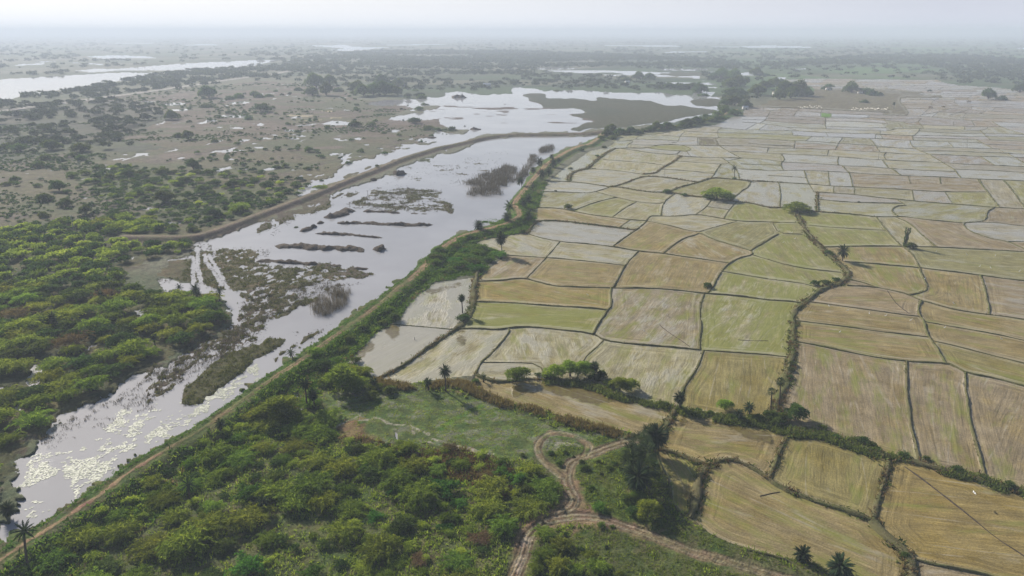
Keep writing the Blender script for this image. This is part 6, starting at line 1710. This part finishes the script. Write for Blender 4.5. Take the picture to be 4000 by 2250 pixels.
def mast(t, base, top, label):
    b = P(t, base)[0]; c = P(t, top)[0]; X, Y = (float(v) for v in G(b[0], b[1], .4)); a = (1125 - c[1]) / F; h = Y * (a * CP - SP) / (CP + a * SP) + H
    o = link('radio_mast', None, label=label, category='mast'); o.location = (X, Y, .3); w = 1.6; ps = []
    for sx_, sy_ in ((-1, -1), (1, -1), (1, 1), (-1, 1)): ps.append(tube([(sx_ * w, sy_ * w, 0), (sx_ * w * .25, sy_ * w * .25, h)], [.35, .25], 4))
    v, q = merge(ps); link('lattice_frame', mesh_np('mast_frame', v, q, M_steel), o)
    v, q = tube([(0, 0, h), (0, 0, h * 1.08)], [.3, .15], 5); link('antenna', mesh_np('mast_antenna', v, q, M_steel), o)
mast('A2', '2212,505', '2212,432', 'left of two faint masts on the hazy horizon'); mast('A2', '2408,505', '2408,425', 'right taller of two faint masts on the hazy horizon')
def box(x0, x1, y0, y1, z0, z1):
    V = np.array([(x, y, z) for x in (x0, x1) for y in (y0, y1) for z in (z0, z1)], float); return V, np.array([(0, 1, 3, 2), (4, 6, 7, 5), (0, 4, 5, 1), (2, 3, 7, 6), (1, 5, 7, 3), (0, 2, 6, 4)])
def hut(t, base, L, Dp, hgt, rz, roofm, wallm, label):
    b = P(t, base)[0]; X, Y = (float(v) for v in G(b[0], b[1], .6)); o = link('hut', None, label=label, category='hut'); o.location = (X, Y, .4); o.rotation_euler = (0, 0, rz)
    v, q = box(-L / 2, L / 2, -Dp / 2, Dp / 2, 0, hgt); link('wall', mesh_np('hut_wall', v, q, wallm), o)
    e = .5; V = np.array([(-L / 2 - e, -Dp / 2 - e, hgt - .05), (L / 2 + e, -Dp / 2 - e, hgt - .05), (L / 2 + e, Dp / 2 + e, hgt - .05), (-L / 2 - e, Dp / 2 + e, hgt - .05), (-L / 2 - e, 0, hgt + Dp * .33), (L / 2 + e, 0, hgt + Dp * .33)]); bm = bpy.data.meshes.new('hut_roof'); bm.from_pydata([tuple(x) for x in V], [], [(0, 1, 5, 4), (2, 3, 4, 5), (0, 4, 3), (1, 2, 5), (0, 3, 2, 1)]); bm.materials.append(roofm); link('roof', bm, o)
    v, q = box(-.6, .6, -Dp / 2 - .06, -Dp / 2 - .01, 0, 2.0); link('door', mesh_np('hut_door', v, q, M_bark), o)
hut('A3', '1160,838', 9, 6, 3.6, .2, M_wall, M_wall, 'small white house among trees by the far wetland')
hut('A2', '2325,870', 14, 8, 4, -.1, M_tin, M_wall, 'white sheet roofed shed on the green land beyond the lake')
hut('E2', '45,200', 7, 5, 3.2, .3, M_tin, M_wall, 'whitish shed at the end of the tree belt')
hut('A4', '80,952', 10, 6, 4, .1, M_thatch, M_wall, 'cream walled house half hidden in the grove')
hut('A4', '605,905', 8, 5, 3.5, 0, M_thatch, M_wall, 'thatched hut under the small clump by the fallow field')
hut('A4', '925,940', 8, 5, 3.5, .5, M_thatch, M_wall, 'hut at the edge of the round clump on the fallow field')
# white straw bundles on the fallow field
rngb = random.Random(3)
for t, x0, x1, y0, nrow in (('A4', 310, 560, 1078, 17), ('A4', 850, 1230, 1100, 26)):
    for i in range(nrow):
        x = x0 + (x1 - x0) * i / nrow + rngb.uniform(-5, 5); yy = y0 + rngb.uniform(-12, 12); X, Y = (float(v) for v in G(*P(t, '%f,%f' % (x, yy))[0], .3))
        L = rngb.uniform(4, 10); v, q = ridge(np.array([(X, Y), (X + L * .12, Y + L * .5), (X + L * .3, Y + L)]), 1.5, .5, 1200 + i, .3, .3, 1.2)
        o = structure('straw_row', mesh_np('straw_row', v, q, M_straw, smooth=True)); o['kind'] = 'thing'; o['label'] = 'short white straw row on the dark fallow field, %s' % ('cluster by the grove' if x0 == 310 else 'longer cluster'); o['category'] = 'straw row'; o['group'] = 'straw rows ' + ('near the grove' if x0 == 310 else 'in the longer cluster')
# egrets
def egret_mesh():
    me = bpy.data.meshes.new('egret_body'); sk = [(0, -.05, .28, .05), (0, .0, .34, .09), (0, .14, .38, .10), (0, .28, .44, .06), (0, .34, .56, .032), (0, .28, .68, .026), (0, .34, .78, .034), (0, .48, .76, .010), (0, -.22, .26, .03)]
    me.from_pydata([s[:3] for s in sk], [(0, 1), (1, 2), (2, 3), (3, 4), (4, 5), (5, 6), (6, 7), (0, 8)], []); o = bpy.data.objects.new('tmp', me); COL.objects.link(o); m = o.modifiers.new('s', 'SKIN')
    for i, s in enumerate(sk): me.skin_vertices[0].data[i].radius = (s[3], s[3]); me.skin_vertices[0].data[i].use_root = i == 1
    o.modifiers.new('u', 'SUBSURF').levels = 1; dg = bpy.context.evaluated_depsgraph_get(); r = bpy.data.meshes.new_from_object(o.evaluated_get(dg)); bpy.data.objects.remove(o); r.name = 'egret_body'; r.materials.clear(); r.materials.append(M_white); return r
EM = egret_mesh(); lv, lq = merge([tube([(-.04, .05, .30), (-.04, .02, 0)], [.012, .009], 5)]); LEGL = mesh_np('egret_leg', lv, lq, M_beak); lv2 = lv.copy(); lv2[:, 0] += .08; LEGR = mesh_np('egret_leg', lv2, lq, M_beak)
EG = {'C4': '615,207 795,247 1018,282 1178,303 1430,348 717,467 1870,180 1772,423 2350,538', 'B4': '1690,1097 2003,1128 2285,1140 2125,1247 2240,1262 1575,1372 2525,1297 2280,880 265,968 150,1005 240,905', 'C3': '765,92 1562,295 1332,457', 'B3': '1105,520 1412,578 1300,862'}
def field_at(sx, sy):
    c = int(round((sx - XS[0]) / 4)); r = int(np.abs(YS - sy).argmin()); l = lab[r, c]
    return FI[l]['label'] if l in FI else None
for t, s in EG.items():
    for k, p in enumerate(P(t, s)):
        X, Y = (float(v) for v in G(p[0], p[1], .33)); o = link('egret', None, category='bird', group='white egrets in the fields'); o.location = (X, Y, .32); o.rotation_euler = (0, 0, prng.uniform(0, 6.28)); o.scale = (1.45,) * 3
        fl = field_at(*p); o['label'] = 'white egret standing ' + (' '.join(('in the ' + fl).split()[:12]) if fl else 'in the stubble ' + lm_phrase(p[0], p[1]))
        link('body', EM, o); link('leg', LEGL, o); link('leg', LEGR, o)
# an egret on the wing over the straw field
p = P('D4', '2092,600')[0]; X, Y = (float(v) for v in G(p[0], p[1], 3.0)); o = link('egret', None, category='bird', group='white egrets in the fields', label='white egret in flight above the large straw field'); o.location = (X, Y, 2.6); o.rotation_euler = (R(-35), 0, R(80)); o.scale = (.95,) * 3
link('body', EM, o)
for s in (-1, 1):
    v = np.array([(s * .05, -.05, .36), (s * .05, .16, .38), (s * .35, .20, .46), (s * .35, -.04, .44), (s * .72, .08, .40), (s * .72, -.08, .38)]); link('wing', mesh_np('egret_wing', np.vstack([v, v - [0, 0, .02]]), np.array([(0, 1, 2, 3), (3, 2, 4, 5), (9, 8, 7, 6), (11, 10, 8, 9), (0, 3, 9, 6), (3, 5, 11, 9), (1, 7, 8, 2), (2, 8, 10, 4), (4, 10, 11, 5), (0, 6, 7, 1)]), M_white), o)
# labels that ended up equal share one group
from collections import Counter
cn = Counter(o['label'] for o in PLACED)
for o in PLACED:
    if cn[o['label']] > 1: o['group'] = 'look alike plants, each a ' + o['label']
print('things', len(PLACED), 'labels', len(cn))
